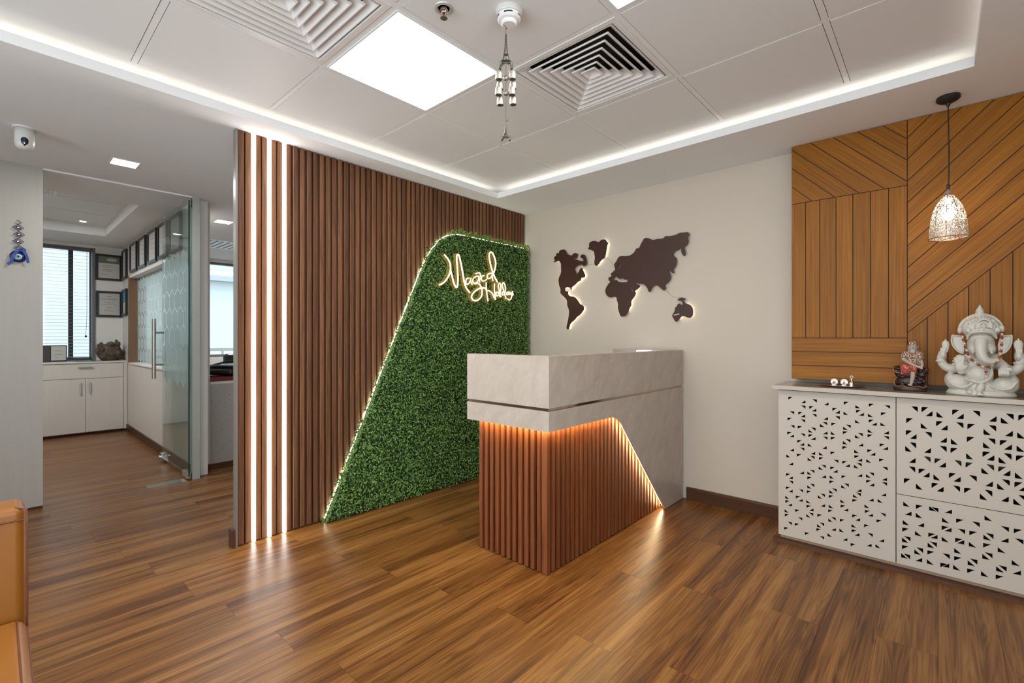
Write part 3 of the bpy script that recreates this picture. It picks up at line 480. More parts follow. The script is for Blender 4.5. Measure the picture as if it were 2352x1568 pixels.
# fascia of inner room recess
ce.box(IX0-.02,IX0,IY0,IY1,2.375,2.47).box(IX1,IX1+.02,IY0,IY1,2.375,2.47).box(IX0,IX1,IY1,IY1+.02,2.375,2.47).box(IX0,IX1,IY0-.02,IY0,2.375,2.47)
cb=build('ceiling',ce,M_ceil,kind='structure')
build('ceiling_slab',MB().box(-8.2,1.7,-1.7,4.6,2.60,2.66),M_dark,kind='structure')
# tee bars at 0.6 m pitch
GX=[-2.135+.6*i for i in range(0,4)]; GY=[2.236-.6*j for j in range(0,7)]
xa,xb,ya,yb=RX0-cw+.002,RX1+cw-.002,RY0-cw+.002,RY1+cw-.002
PXm,PYm=-2.752,2.850; PXp,PYp=.262,-1.442
tw=.0115
def tee(x0,x1,y0,y1): build('ceiling_tee',MB().box(x0,x1,y0,y1,GZ,GZ+.02),M_tee,cb)
for x in GX: tee(x-tw,x+tw,ya,PYm)
for y in GY:
    xs=[PXm]+GX+[PXp]
    for k in range(len(xs)-1): tee(xs[k]+(tw if k else 0),xs[k+1]-(tw if k<len(xs)-2 else 0),y-tw,y+tw)
tee(xa,PXm,ya,yb)   # perimeter strips beside the cove
tee(PXm,PXp,PYm,yb); tee(PXp,xb,ya,yb)
def tile(x0,x1,y0,y1,name='ceiling_tile'):
    g=.0028; build(name,MB().box(x0+g,x1-g,y0+g,y1-g,GZ-.0015,GZ+.01),M_tile,cb)
LIGHTS=[(0,1),(2,1),(0,4),(2,4)]; VENTS=[(0,2),(1,0)]
xl=[PXm]+GX+[PXp]; yl=[PYm]+GY+[PYp]
for a in range(len(xl)-1):
    for b in range(len(yl)-1):
        if (a-1,b-1) in LIGHTS or (a-1,b-1) in VENTS: continue
        x0=xl[a]+(tw if a else 0); x1=xl[a+1]-(tw if a<len(xl)-2 else 0)
        y1=yl[b]-(tw if b else 0); y0=yl[b+1]+(tw if b<len(yl)-2 else 0)
        tile(x0,x1,y0,y1)
# inner-room tiles
M_tile2=M_tile
for a in range(4):
    for b in range(5):
        x1=IX1-.6*a; x0=max(x1-.6,IX0); y1=IY1-.09-.6*b+.0; y0=max(y1-.6,IY0)
        if b==1 and a==0: continue
        build('ceiling_tile',MB().box(x0+.006,x1-.006,y0+.006,y1-.006,2.461,2.475),M_tile,cb)
build('ceiling_tee',MB().box(IX0,IX1,IY0,IY1,2.476,2.49),mat('tee_shadow',(.12,.12,.12),.6),cb)  # dark sheet above the tiles; joint shadows put into its colour
build('ceiling_tee',MB().box(IX0,IX1,.77,.87,2.463,2.475),M_tile,cb)

# ceiling lights
k=0
lab={(0,1):'large square white panel light between the two diffusers, nearest the slatted wall',(2,1):'square ceiling panel light at the top edge, right of the metal chime',(0,4):'square ceiling panel light behind the camera on the slatted wall side',(2,4):'square ceiling panel light behind the camera on the right side'}
for (i,j) in LIGHTS:
    cx_=GX[i]+.3; cy_=GY[j]-.3
    L=thing('panel_light',lab[(i,j)],'ceiling light',(cx_,cy_,GZ))
    h=.287
    build('light_frame',MB().box(-h,h,h-.008,h,-.004,.02).box(-h,h,-h,-h+.008,-.004,.02).box(-h,-h+.008,-h+.008,h-.008,-.004,.02).box(h-.008,h,-h+.008,h-.008,-.004,.02),M_tee,L)
    build('light_diffuser',MB().box(-h+.008,h-.008,-h+.008,h-.008,0,.015),M_panel,L)
# air diffusers
M_vent=mat('diffuser_white',(.82,.80,.785),.35,spec=.5)
def diffuser(cx_,cy_,label,z_=GZ):
    V=thing('air_diffuser',label,'air vent',(cx_,cy_,z_)); h=.287; q=.262
    build('vent_frame',MB().box(-h,h,q,h,-.003,.01).box(-h,h,-h,-q,-.003,.01).box(-h,-q,-q,q,-.003,.01).box(q,h,-q,q,-.003,.01),M_vent,V,bev=.001)
    build('vent_box',MB().box(-h,h,-h,h,.125,.128).box(-h,-h+.003,-h,h,.01,.125).box(h-.003,h,-h,h,.01,.125).box(-h,h,-h,-h+.003,.01,.125).box(-h,h,h-.003,h,.01,.125),M_dark,V)
    for s in (.250,.213,.176,.139,.102,.066,.034):
        mb=MB(); u=s-.030; zl,zh=0.0,.030
        if s<.04: u=.002
        def ring(a,za,b,zb):
            va=[(-a,-a,za),(a,-a,za),(a,a,za),(-a,a,za),(-b,-b,zb),(b,-b,zb),(b,b,zb),(-b,b,zb)]
            mb.add(va,[(i,(i+1)%4,4+(i+1)%4,4+i) for i in range(4)])
        ring(s+.004,zl-.001,s,zl-.001); ring(s,zl-.001,s,zl+.004) if False else None
        ring(s,zl-.001,u,zh); ring(s+.004,zl-.001,s+.004,zl+.006); ring(s+.004,zl+.006,u+.001,zh+.003)
        build('louver',mb,M_vent,V)
    return V
diffuser(GX[0]+.3,GY[2]-.3,'big square stepped air diffuser at the top left, beside the slatted wall light')
diffuser(GX[1]+.3,GY[0]-.3,'square stepped air diffuser with dark open gaps, right of the metal chime')

diffuser(-5.57,.09,'small glimpse of an air diffuser in the inner room ceiling recess, above the window',2.458)
build('ceiling_tee',MB().box(IX0,-5.86,.185,.235,2.458,2.465),M_tee,cb)
dk=thing('round_downlight','small round white spot in the inner room ceiling recess','ceiling light',(-6.95,.66,2.461)); build('spot_ring',MB().lathe([(.085,0),(.08,-.006),(.03,-.004)],n=24),M_tee,dk); build('spot_lens',MB().lathe([(.028,-.005),(.001,-.006)],n=20),M_down,dk)
# smoke detector, sprinkler
s=thing('smoke_detector','round white smoke detector on the ceiling above the metal chime','smoke detector',(-1.235,1.345,GZ-.0015))
build('detector_base',MB().lathe([(.052,0),(.052,-.012),(.05,-.02),(.046,-.021)],n=32),mat('off_white_plastic',(.66,.64,.61),.4),s)
build('detector_head',MB().lathe([(.046,-.021),(.046,-.034),(.040,-.040),(.030,-.043)],n=32),M_white,s)
for a in range(5):
    t0=a*2*PI/5; mb=MB(); mb.add([(.0465*math.cos(t0+q*.18),.0465*math.sin(t0+q*.18),-.026-zz) for zz in (0,.006) for q in range(5)],[(q,q+1,5+q+1,5+q) for q in range(4)]); build('detector_slot',mb,M_black,s)
build('detector_cap',MB().lathe([(.030,-.043),(.030,-.052),(.026,-.056),(.004,-.057)],n=32),M_white,s)
s=thing('sprinkler','small chrome fire sprinkler with red bulb on the ceiling','sprinkler',(-1.41,1.165,GZ-.0015))
build('rosette',MB().lathe([(.038,0),(.036,-.003),(.026,-.005),(.022,.0)],n=28),mat('rosette_white',(.6,.58,.55),.3,.3),s)
build('sprinkler_body',MB().lathe([(.016,.004),(.015,-.012),(.009,-.014),(.008,-.018)],n=16).tube([(.010,0,-.014),(.012,0,-.026),(.004,0,-.037)],.0025,6).tube([(-.010,0,-.014),(-.012,0,-.026),(-.004,0,-.037)],.0025,6),M_chrome,s)
build('glass_bulb',MB().ell((0,0,-.026),(.0035,.0035,.010),n=10,m=8),mat('red_glass',(.4,.01,.01),.1),s)
build('deflector',MB().lathe([(.014,-.037),(.014,-.039)],n=12),M_steel,s)

# downlights
def downlight(x,y,label,w=.068):
    d=thing('square_downlight',label,'ceiling light',(x,y,H))
    build('downlight_trim',MB().box(-w-.008,w+.008,w,w+.008,-.004,.0).box(-w-.008,w+.008,-w-.008,-w,-.004,0).box(-w-.008,-w,-w,w,-.004,0).box(w,w+.008,-w,w,-.004,0),M_white,d)
    build('downlight_lens',MB().box(-w,w,-w,w,-.002,.0),M_down,d)
downlight(-4.065,.595,'small square glowing downlight in the passage ceiling, left of the slatted wall')
downlight(-5.375,1.57,'smaller square downlight further back, between the pale post and the slatted wall')
area('downlight_beam',(-4.065,.595,H-.006),.13,.13,DOWN_W,(1,.97,.93)); area('downlight_beam',(-5.375,1.57,H-.006),.13,.13,DOWN_W,(1,.97,.93))

for (x_,y_,z_,t_) in ((-6.3,-.35,2.461,'added square ceiling panel light brightening the inner room, hidden by the pale wall'),(-6.6,2.75,H,'added square ceiling panel light brightening the far office, hidden behind the slatted wall')):  # unseen fill panels, added to brighten inner room and office
    L=thing('panel_light',t_,'ceiling light',(x_,y_,z_)); build('light_frame',MB().box(-.29,.29,.28,.29,-.006,0).box(-.29,.29,-.29,-.28,-.006,0).box(-.29,-.28,-.28,.28,-.006,0).box(.28,.29,-.28,.28,-.006,0),M_tee,L); build('light_diffuser',MB().box(-.28,.28,-.28,.28,-.003,0),M_panel2,L)
# passage diffuser
V=thing('air_diffuser','slotted white air diffuser above the office window, seen past the pale post','air vent',(-6.72,1.95,H))
build('vent_frame',MB().box(-.30,.30,.26,.30,-.004,0).box(-.30,.30,-.30,-.26,-.004,0).box(-.30,-.26,-.26,.26,-.004,0).box(.26,.30,-.26,.26,-.004,0),M_vent,V)
build('vent_back',MB().box(-.26,.26,-.26,.26,-.001,0),M_black,V)
for i in range(8):
    y=-.24+i*.065; build('louver',MB().box(-.26,.26,y,y+.03,-.006,-.001),M_vent,V)

# ================================================================ SLATTED WALL
sc_=thing('slat_cladding','tall reddish walnut slatted wall panel between the passage and the cream wall','wall cladding',(-2.957,.926,0))
ox,oy=-2.957,.926
def rel(mb): return MB().add([(a-ox,b-oy,c) for a,b,c in mb.v],mb.f)
build('backing_board',rel(MB().box(-2.957,-2.951,.927,3.428,.002,H-.002)),M_slatback,sc_)
spans=[(.928,.960),(.967,.999),(1.020,1.050),(1.056,1.0855),(1.106,1.136),(1.142,1.1715),(1.192,1.222),(1.234,1.264)]
y=1.278
while y+.0275<3.428: spans.append((y,y+.0275)); y+=.0418
def slatmesh(w,h,d,m,e=.003):
    b=MB(); b.prism([(0,0),(d-e,0),(d,e),(d,w-e),(d-e,w),(0,w)],'z',0,h); return b.mesh('slat',m)
cache={}
for a,b in spans:
    wk=round(b-a,4)
    if wk not in cache: cache[wk]=slatmesh(wk,H-.014,.021,M_slat)
    link('slat',cache[wk],sc_,loc=(.006,a-oy,.010))
for yc in (1.0095,1.0955,1.1815):
    build('led_strip',rel(MB().prism([(-2.951,yc-.0075),(-2.920,yc-.0078),(-2.915,yc-.004),(-2.915,yc+.004),(-2.920,yc+.0078),(-2.951,yc+.0075)],'z',.008,H-.004)),M_strip,sc_)

# ================================================================ GREEN WALL
gpoly=[(1.402,.006),(3.415,.006),(3.415,2.045),(2.42,2.045),(2.222,1.83)]
gp=roundpoly(gpoly,[0,0,0,.17,.17],8)
gin=roundpoly([(1.432,.006),(3.40,.006),(3.40,2.02),(2.43,2.02),(2.25,1.83)],[0,0,0,.17,.17],8)
gw=thing('hedge_panel','dense green artificial boxwood panel with slanted left edge behind the desk','green wall panel',(-2.92,2.4,0))
def relg(mb): return MB().add([(a+2.92,b-2.4,c) for a,b,c in mb.v],mb.f)
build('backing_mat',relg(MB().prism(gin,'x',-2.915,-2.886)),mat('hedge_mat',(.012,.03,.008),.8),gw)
# led tape round the upper and slanted edge
eo=[p for p in gp if not (p[0]>3.3 and p[1]<1) ]
inner=[]
path=[(1.42,.03)]+[p for p in gp[::-1] if p[1]>1.5 and p[0]<3.40][:]
path=[(1.408,.02)]+sorted([p for p in gp if p[1]>1.6 and p[0]<3.3],key=lambda p:(p[0]))+[(3.40,2.045)]
build('edge_led',relg(MB().tube([(-2.9225,a+(.020 if b<1.95 else .006),b-(.002 if b<1.9 else .015)) for a,b in path],.0032,6)),M_greenled,gw)
def inside(a,b,P):
    c=False;n=len(P)
    for i in range(n):
        x1,y1=P[i];x2,y2=P[i-1]
        if (y1>b)!=(y2>b) and a<(x2-x1)*(b-y1)/(y2-y1)+x1: c=not c
    return c
def edge_dist(a,b):
    d=9
    for i in range(len(gp)):
        x1,y1=gp[i-1];x2,y2=gp[i]; L=(x2-x1)**2+(y2-y1)**2
        if L<1e-9: continue
        t=max(0,min(1,((a-x1)*(x2-x1)+(b-y1)*(y2-y1))/L)); d=min(d,math.hypot(a-x1-t*(x2-x1),b-y1-t*(y2-y1)))
    return d
def leaves():
    R=np.random.RandomState(3); vs=[];fs=[];cols=[]
    N=105000; A=R.uniform(1.38,3.425,N); B=R.uniform(.002,2.065,N)
    for a,b in zip(A,B):
        ins=inside(a,b,gp)
        ed=edge_dist(a,b) if not ins else 1
        if not ins and (a>3.42 or b<.01 or ed>.013+.009*math.sin(b*63)*math.sin(a*41+1)): continue
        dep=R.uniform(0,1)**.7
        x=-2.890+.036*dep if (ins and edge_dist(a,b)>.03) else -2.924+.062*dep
        n=Vector((1,R.normal(0,.55),R.normal(.25,.5))).normalized(); d=Vector((R.normal(0,.3),R.normal(),R.normal(.2,1)))
        d=(d-n*d.dot(n)).normalized(); s=n.cross(d); L=R.uniform(.0055,.0095); W=L*R.uniform(.5,.68)
        c=Vector((x,a,b)); k=len(vs)
        if a+L>3.427: c.y=3.427-L
        vs+= [c-d*L,c+s*W-d*L*.1+n*.0014,c+d*L*1.0,c-s*W-d*L*.1+n*.0014]; fs+=[(k,k+1,k+2),(k,k+2,k+3)]
        cv=dep*.75+R.uniform(0,.35); cols+=[cv]*4  # deeper leaves darker: shade and highlights put into the tone, plus random spread
    return vs,fs,cols
vs,fs,cols=leaves()
vs=[(a+2.92,b-2.4,c) for a,b,c in vs]
me=D.meshes.new('boxwood_leaves'); me.from_pydata([tuple(v) for v in vs],[],fs); me.materials.append(M_leaf)
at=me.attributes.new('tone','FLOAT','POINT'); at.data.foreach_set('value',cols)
def leafn(m):
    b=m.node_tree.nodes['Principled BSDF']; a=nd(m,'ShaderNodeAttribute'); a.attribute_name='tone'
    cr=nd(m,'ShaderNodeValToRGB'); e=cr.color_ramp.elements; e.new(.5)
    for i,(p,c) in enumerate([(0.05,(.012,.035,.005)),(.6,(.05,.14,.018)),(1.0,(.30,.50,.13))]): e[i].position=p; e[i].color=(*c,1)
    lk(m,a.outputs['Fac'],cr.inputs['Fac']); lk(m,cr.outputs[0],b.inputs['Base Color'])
    o=[n for n in m.node_tree.nodes if n.type=='OUTPUT_MATERIAL'][0]; t_=nd(m,'ShaderNodeBsdfTranslucent'); lk(m,cr.outputs[0],t_.inputs[0]); mx=nd(m,'ShaderNodeMixShader'); mx.inputs[0].default_value=.35; lk(m,b.outputs[0],mx.inputs[1]); lk(m,t_.outputs[0],mx.inputs[2]); lk(m,mx.outputs[0],o.inputs[0])
leafn(M_leaf)
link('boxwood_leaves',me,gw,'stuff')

# ================================================================ NEON SIGN
NX=-2.825
ns=thing('neon_sign','glowing warm white handwritten neon sign on the green hedge panel','sign',(NX,2.75,1.75))
def reln(mb): return MB().add([(a-NX,b-2.75,c-1.75) for a,b,c in mb.v],mb.f)
for i,st in enumerate(NEON):
    pts=smoothline([(NX,a,b) for a,b in st],4) if len(st)>2 else [(NX,a,b) for a,b in st]
    r=.0060 if i in (0,1,8,4) else .0048
    build('neon_tube',reln(MB().tube(pts,r,8)),M_neon,ns)
M_acr=mat('acrylic_backing',(.55,.40,.13),.15,spec=.6)
def acr(m):
    nt=m.node_tree; b=nt.nodes['Principled BSDF']; o=[n for n in nt.nodes if n.type=='OUTPUT_MATERIAL'][0]
    tp=nt.nodes.new('ShaderNodeBsdfTransparent'); tp.inputs[0].default_value=(.93,.88,.72,1); mx=nt.nodes.new('ShaderNodeMixShader'); mx.inputs[0].default_value=.17
    nt.links.new(tp.outputs[0],mx.inputs[1]); nt.links.new(b.outputs[0],mx.inputs[2]); nt.links.new(mx.outputs[0],o.inputs[0])
acr(M_acr)
def backing():
    segs=[]
    for st in NEON:
        P=smoothline([(0,a,b) for a,b in st],3) if len(st)>2 else [Vector((0,a,b)) for a,b in st]
        P=np.array([(p[1],p[2]) for p in P])
        segs.append((P[:-1],P[1:]))
    A=np.concatenate([s_[0] for s_ in segs]);B=np.concatenate([s_[1] for s_ in segs])
    h=.004; y0,y1=A[:,0].min()-.04,A[:,0].max()+.04; z0,z1=A[:,1].min()-.04,A[:,1].max()+.04
    ys=np.arange(y0,y1,h); zs=np.arange(z0,z1,h); Y,Z=np.meshgrid(ys,zs,indexing='ij'); dist=np.full(Y.shape,9.)
    for a,b in zip(A,B):
        d=b-a; L=(d@d)+1e-12; t=np.clip(((Y-a[0])*d[0]+(Z-a[1])*d[1])/L,0,1); dist=np.minimum(dist,np.hypot(Y-a[0]-t*d[0],Z-a[1]-t*d[1]))
    r=.0165; gy,gz=np.gradient(dist,h); shift=np.where(np.abs(dist-r)<h*1.2,r-dist,0)
    ins=dist<r+h*.5; idx={};vs=[];fs=[]
    YY=Y+gy*shift; ZZ=Z+gz*shift
    for i in range(len(ys)-1):
        for j in range(len(zs)-1):
            q=[(i,j),(i+1,j),(i+1,j+1),(i,j+1)]
            if all(ins[p] for p in q):
                f=[]
                for p in q:
                    if p not in idx: idx[p]=len(vs); vs.append((0,YY[p],ZZ[p]))
                    f.append(idx[p])
                fs.append(f)
    from collections import Counter
    ec=Counter(); 
    for f in fs:
        for k in range(4): ec[(f[k],f[(k+1)%4])]+=1
    n=len(vs); th=.004
    full=[(NX-.024,a,b) for _,a,b in vs]+[(NX-.024+th,a,b) for _,a,b in vs]
    F=[tuple(f[::-1]) for f in fs]+[tuple(i+n for i in f) for f in fs]+[(a,b,b+n,a+n) for (a,b) in ec if (b,a) not in ec]
    m_=MB(); m_.v=full; m_.f=F; return m_
build('acrylic_backing',reln(backing()),M_acr,ns)
st=[NEON[0][2],NEON[1][3],NEON[8][5],NEON[4][6],NEON[16][4],NEON[9][1]]
for a,b in st: build('standoff',reln(MB().tube([(NX-.036,a,b),(NX-.006,a,b)],.004,8)),M_chrome,ns)
build('power_cord',reln(MB().tube(smoothline([(NX-.01,a,b) for a,b in NCABLE],5),.0012,5)),M_steel,ns)

# ================================================================ WORLD MAP
M_map=mat('wenge_plaque',(.055,.022,.016),.36,spec=.3)
def chaikin(P):
    out=[]
    for i in range(len(P)):
        a=P[i];b=P[(i+1)%len(P)]; out+= [(a[0]*.78+b[0]*.22,a[1]*.78+b[1]*.22),(a[0]*.22+b[0]*.78,a[1]*.22+b[1]*.78)]
    return out
def inset(P,d):
    out=[];n=len(P); A=sum(P[i-1][0]*P[i][1]-P[i][0]*P[i-1][1] for i in range(n)); sg=1 if A>0 else -1
    for i in range(n):
        a=Vector(P[i-1]);b=Vector(P[i]);c=Vector(P[(i+1)%n]); t=(c-a)
        if t.length<1e-6: continue
        t.normalize(); nrm=Vector((-t.y,t.x))*sg; q=b+nrm*d; out.append((q.x,q.y))
    return out
def plaque(key,label,holes=(),leds=()):
    P=MAP[key]; cx_=sum(p[0] for p in P)/len(P); cz_=sum(p[1] for p in P)/len(P); o0=(cx_,3.405,cz_)
    T=thing('continent_plaque',label,'wall art',o0,group='backlit world map plaques on the cream wall')
    f=lambda Q:[(a-cx_,b-cz_) for a,b in Q]
    me=plate_mesh('plaque_face',[f(chaikin(P))]+[f(MAP[h]) for h in holes],.008,.0008,M_map); link('plaque_face',me,T)
    for Q in leds:
        if len(Q)<3: continue
        q=[(a-cx_,.016,b-cz_) for a,b in Q]; build('backlight',MB().tube(q,.003,5),M_mapled,T)
    # stand-offs reach back to the wall
    n=0
    for k in range(0,len(P),max(1,len(P)//5)):
        a,b=P[k]; a=a*.82+cx_*.18; b=b*.82+cz_*.18
        if inside(a,b,P) and not any(inside(a,b,MAP[h]) for h in holes): build('standoff',MB().tube([(a-cx_,.003,b-cz_),(a-cx_,.0245,b-cz_)],.005,8),M_black,T); n+=1
    return T,(cx_,cz_)
P=MAP['america']; ia=inset(P,.012)
ta,ca=plaque('america','dark backlit wall plaque shaped like North and South America',leds=[ia[43:57],ia[58:66],ia[66:80],ia[80:94]])
P=MAP['greenland']; ig=inset(P,.012)
tg,cg=plaque('greenland','small dark backlit wall plaque shaped like Greenland, top of the map',leds=[ig[7:17],ig[17:26]])
P=MAP['eurasia']; ie=inset(P,.014)
te,ce_=plaque('eurasia','largest dark wall plaque shaped like Europe, Asia and Africa',holes=('med','red','baltic'),leds=[ie[72:80],ie[81:88]])
P=MAP['australia']; iu=inset(P,.012)
tu,cu_=plaque('australia','dark backlit wall plaque shaped like Australia, lower right of the map',leds=[iu[6:13],iu[12:17]])
M_cable=mat('thin_grey_cable',(.40,.36,.31),.5)
for key,T,c_ in (('w1',tg,cg),('w2',te,ce_),('w3',tu,cu_)):
    build('connecting_cable',MB().tube(smoothline([(a-c_[0],.022,b-c_[1]) for a,b in MAP[key]],5),.0016,5),M_cable,T)
q=MAP['plate']; build('metal_label',MB().prism([(a-cu_[0],b-cu_[1]) for a,b in q],'y',-.0065,-.0045),M_steel,tu)

# ================================================================ RECEPTION DESK
ds=thing('reception_desk','reception desk with beige marble top band over red-brown slats, glowing under the band','desk',(-1.40,1.805,0))
DX,DY=-1.395,1.803
def reld(mb): return MB().add([(a+1.40,b-1.805,c) for a,b,c in mb.v],mb.f)
LX=-1.978; YE=3.41
top=MB(); top.prism([(LX,DY),(DX,DY),(DX,YE),(DX-.055,YE),(DX-.055,DY+.055),(LX,DY+.055)],'z',.837,1.092)
build('marble_upper_band',reld(top),M_marble,ds,bev=.0012)
ch=MB(); ch.prism([(LX+.002,DY+.010),(DX-.010,DY+.010),(DX-.010,YE),(DX-.05,YE),(DX-.05,DY+.05),(LX+.002,DY+.05)],'z',.822,.837)
build('metal_groove_strip',reld(ch),mat('bronze_mirror',(.45,.36,.29),.10,1),ds)
BZ=.722
fp=roundpoly([(DY+.012,BZ),(2.468,BZ),(3.112,.002),(YE,.002),(YE,.822),(DY+.012,.822)],[0,.09,0,0,0,0],8)
build('marble_front_panel',reld(MB().prism(fp,'x',DX-.013,DX)),M_marble,ds,bev=.0008)
build('marble_lower_band',reld(MB().prism([(LX,BZ),(DX,BZ),(DX,.822),(LX,.822)],'y',DY,DY+.0118)),M_marble,ds,bev=.0008)
build('band_end_panel',reld(MB().box(LX,LX+.012,DY+.012,DY+.5,BZ,.822)),M_marble,ds)
# carcass behind slats
build('desk_carcass',reld(MB().prism([(-1.912,1.872),(-1.462,1.872),(-1.462,YE),(-1.50,YE),(-1.50,1.91),(-1.912,1.91)],'z',.004,.818)),M_slatback,ds)
SX,SY=-1.437,1.843
w_=.0225; p_=.0418; dd=.030
msh=MB().prism([(0,0),(dd,0),(dd,w_),(0,w_)],'z',.006,.80)
me_y=msh.mesh('slat',M_dslat)
me_x=MB().prism([(0,0),(w_,0),(w_,dd),(0,dd)],'z',.006,.80).mesh('slat',M_dslat)
y=SY+.002; k=0
while y+w_<3.13:
    link('slat',me_y,ds,loc=(SX-dd+1.40,y-1.805,0)); y+=p_
x=SX-dd-.012
while x-w_>-1.925:
    link('slat',me_x,ds,loc=(x-w_+1.40,SY-1.805,0)); x-=p_
build('corner_post',reld(MB().prism([(SX-dd-.004,SY),(SX,SY),(SX,SY+.001),(SX-.004,SY+dd),(SX-dd,SY+dd)],'z',.004,.80)),M_dslat,ds)
# LED tape behind the marble edge
build('led_strip',reld(MB().box(SX+.010,SX+.018,DY+.03,2.44,BZ+.012,BZ+.016)),M_led,ds)
build('led_strip',reld(MB().box(LX+.06,DX-.03,DY+.018,DY+.026,BZ+.012,BZ+.016)),M_led,ds)
sp=[p for p in fp[1:11]]; sl=MB()
pa=[(2.43,BZ+.012)]+[(a+.012,b+.010) for a,b in fp[3:10]]+[(3.118,.02)]
sl.tube([(DX-.0225,a,b) for a,b in pa],.0045,6)
build('led_strip',reld(sl),M_led2,ds)
# worktop, inner return along the wall
build('inner_worktop',reld(MB().box(-1.94,DX-.06,3.0,YE,.735,.76).box(-1.80,DX-.06,1.915,3.0,.735,.76)),M_marble,ds)
build('return_panel',reld(MB().box(-1.957,DX-.056,3.375,3.41,.76,1.091)),M_marble,ds)
lt=thing('desk_light','small bright white box on the inner ledge of the reception desk','lamp',(-1.66,3.325,1.04))
build('lamp_body',MB().box(-.05,.05,-.045,.045,-.2795,.0),M_white,lt); build('lamp_cap',MB().box(-.045,.045,-.04,.04,0,.048),emis('desk_lamp_glow',(1,.95,.9),1.2),lt,bev=.006)

# ================================================================ WOOD PANELLING
wp=thing('wood_panelling','honey-brown wall panelling of diagonal and upright grooved boards behind the altar cabinet','wall panelling',(-.673,3.31,.93))
PX0,PX1,PZ0,PZ1=-.673,1.59,.93,2.358; XM=-.124; XR=1.59
def clip(poly,a,b,c):   # keep a*x+b*z<=c
    out=[];n=len(poly)
    for i in range(n):
        p=poly[i];q=poly[(i+1)%n]; dp=a*p[0]+b*p[1]-c; dq=a*q[0]+b*q[1]-c
        if dp<=0: out.append(p)
        if (dp<0<dq) or (dq<0<dp): t_=dp/(dp-dq); out.append((p[0]+(q[0]-p[0])*t_,p[1]+(q[1]-p[1])*t_))
    return out
def board(poly,m_):
    # drop tiny and duplicate
    q=[p for i,p in enumerate(poly) if math.hypot(p[0]-poly[i-1][0],p[1]-poly[i-1][1])>1e-4]
    if len(q)<3: return
    A=abs(sum(q[i-1][0]*q[i][1]-q[i][0]*q[i-1][1] for i in range(len(q))))/2
    if A<2e-4: return
    q2=inset(q,0)  # orientation helper
    n=len(q); c=(sum(p[0] for p in q)/n,sum(p[1] for p in q)/n)
    Aq=sum(q[i-1][0]*q[i][1]-q[i][0]*q[i-1][1] for i in range(n)); s_=1 if Aq>0 else -1
    g=.0021
    # proper polygon offset
    L=[]
    for i in range(n):
        a=Vector(q[i]);b=Vector(q[(i+1)%n]); d=(b-a).normalized(); nr=Vector((-d.y,d.x))*s_; L.append((a+nr*g,d))
    r=[]
    for i in range(n):
        p1,d1=L[i-1];p2,d2=L[i]; cr=d1.x*d2.y-d1.y*d2.x
        if abs(cr)<1e-6: r.append((p2.x,p2.y)); continue
        t_=((p2.x-p1.x)*d2.y-(p2.y-p1.y)*d2.x)/cr; w=p1+d1*t_; r.append((w.x,w.y))
    e=.0012
    mb=MB(); rr=[(a+.673,b-.93) for a,b in r]
    mb.prism(rr,'y',0,.012)
    build('board',mb,m_,wp)
build('panel_backing',MB().box(.001,PX1-PX0,.0085,.118,0,PZ1-PZ0),M_groove,wp)
box=lambda x0,x1,z0,z1:[(x0,z0),(x1,z0),(x1,z1),(x0,z1)]
ZS,ZB=2.003,1.180
# lower left level boards
for a,b in ((PZ0,1.014),(1.014,1.097),(1.097,ZB)): board(box(PX0,XM,a,b),M_ven_h)
# left upright boards
xs=[PX0,-.596,-.524,-.443,-.363,-.283,-.203,XM]
for i in range(7): board(box(xs[i],xs[i+1],ZB,ZS),M_ven_v)
# top-left falling boards: lines x+z=const
c0=-.126+2.027-.118*8
k=-12
TL=box(PX0,XM,ZS,PZ1)
ks=[1.899-.1145*j for j in range(-8,9)]
ks.sort()
for i in range(len(ks)-1):
    q=clip(clip(TL,1,1,ks[i+1]),-1,-1,-ks[i])
    if len(q)>2: board(q,M_ven_d)
# right rising boards above the diagonal z = x + cc
cl=[1.332+.1168*j for j in range(0,22)]
RB=box(XM,XR,PZ0,PZ1)
for i in range(len(cl)-1):
    q=clip(clip(RB,1,-1,-cl[i]),-1,1,cl[i+1])
    if len(q)>2: board(q,M_ven_u)
# right upright boards below the diagonal
x=XM; xv=[XM,-.043,.037,.113,.190,.267]
while xv[-1]<XR-.08: xv.append(xv[-1]+.0775)
xv[-1]=XR
for i in range(len(xv)-1):
    q=clip(box(xv[i],xv[i+1],PZ0,PZ1),-1,1,1.332)
    if len(q)>2: board(q,M_ven_v)

# ================================================================ ALTAR CABINET
ac=thing('altar_cabinet','white cabinet with triangular cut-out doors under the wood panelling','cabinet',(-.69,3.06,0))
YF=3.075
def relc(mb): return MB().add([(a+.69,b-3.06,c) for a,b,c in mb.v],mb.f)
def r3c(poly): return poly
def tri(k,x,z,lx,lz,rr=0):
    sx={'a':1,'b':-1,'c':1,'d':-1}[k]; sz={'a':-1,'b':-1,'c':1,'d':1}[k]
    p=[(x,z),(x+sx*lx,z),(x,z+sz*lz)]
    if rr: p=roundpoly(p,[rr,rr*.5,rr*.5],2)
    return p
def door(name,x0,x1,z0,z1,tris,lx,lz,rr=0,parent=ac):
    P=[box(x0,x1,z0,z1)]
    for k,x,z in tris:
        q=tri(k,x,z,lx,lz,rr)
        if all(x0+.012<a<x1-.012 and z0+.012<b<z1-.012 for a,b in q): P.append(q)
    me=plate_mesh(name,[[(a+.69,b) for a,b in q] for q in P],.006,.0004,M_cab)
    o=link(name,me,parent); o.location=(0,YF+.003-3.06,0); return o
R=random.Random(5)
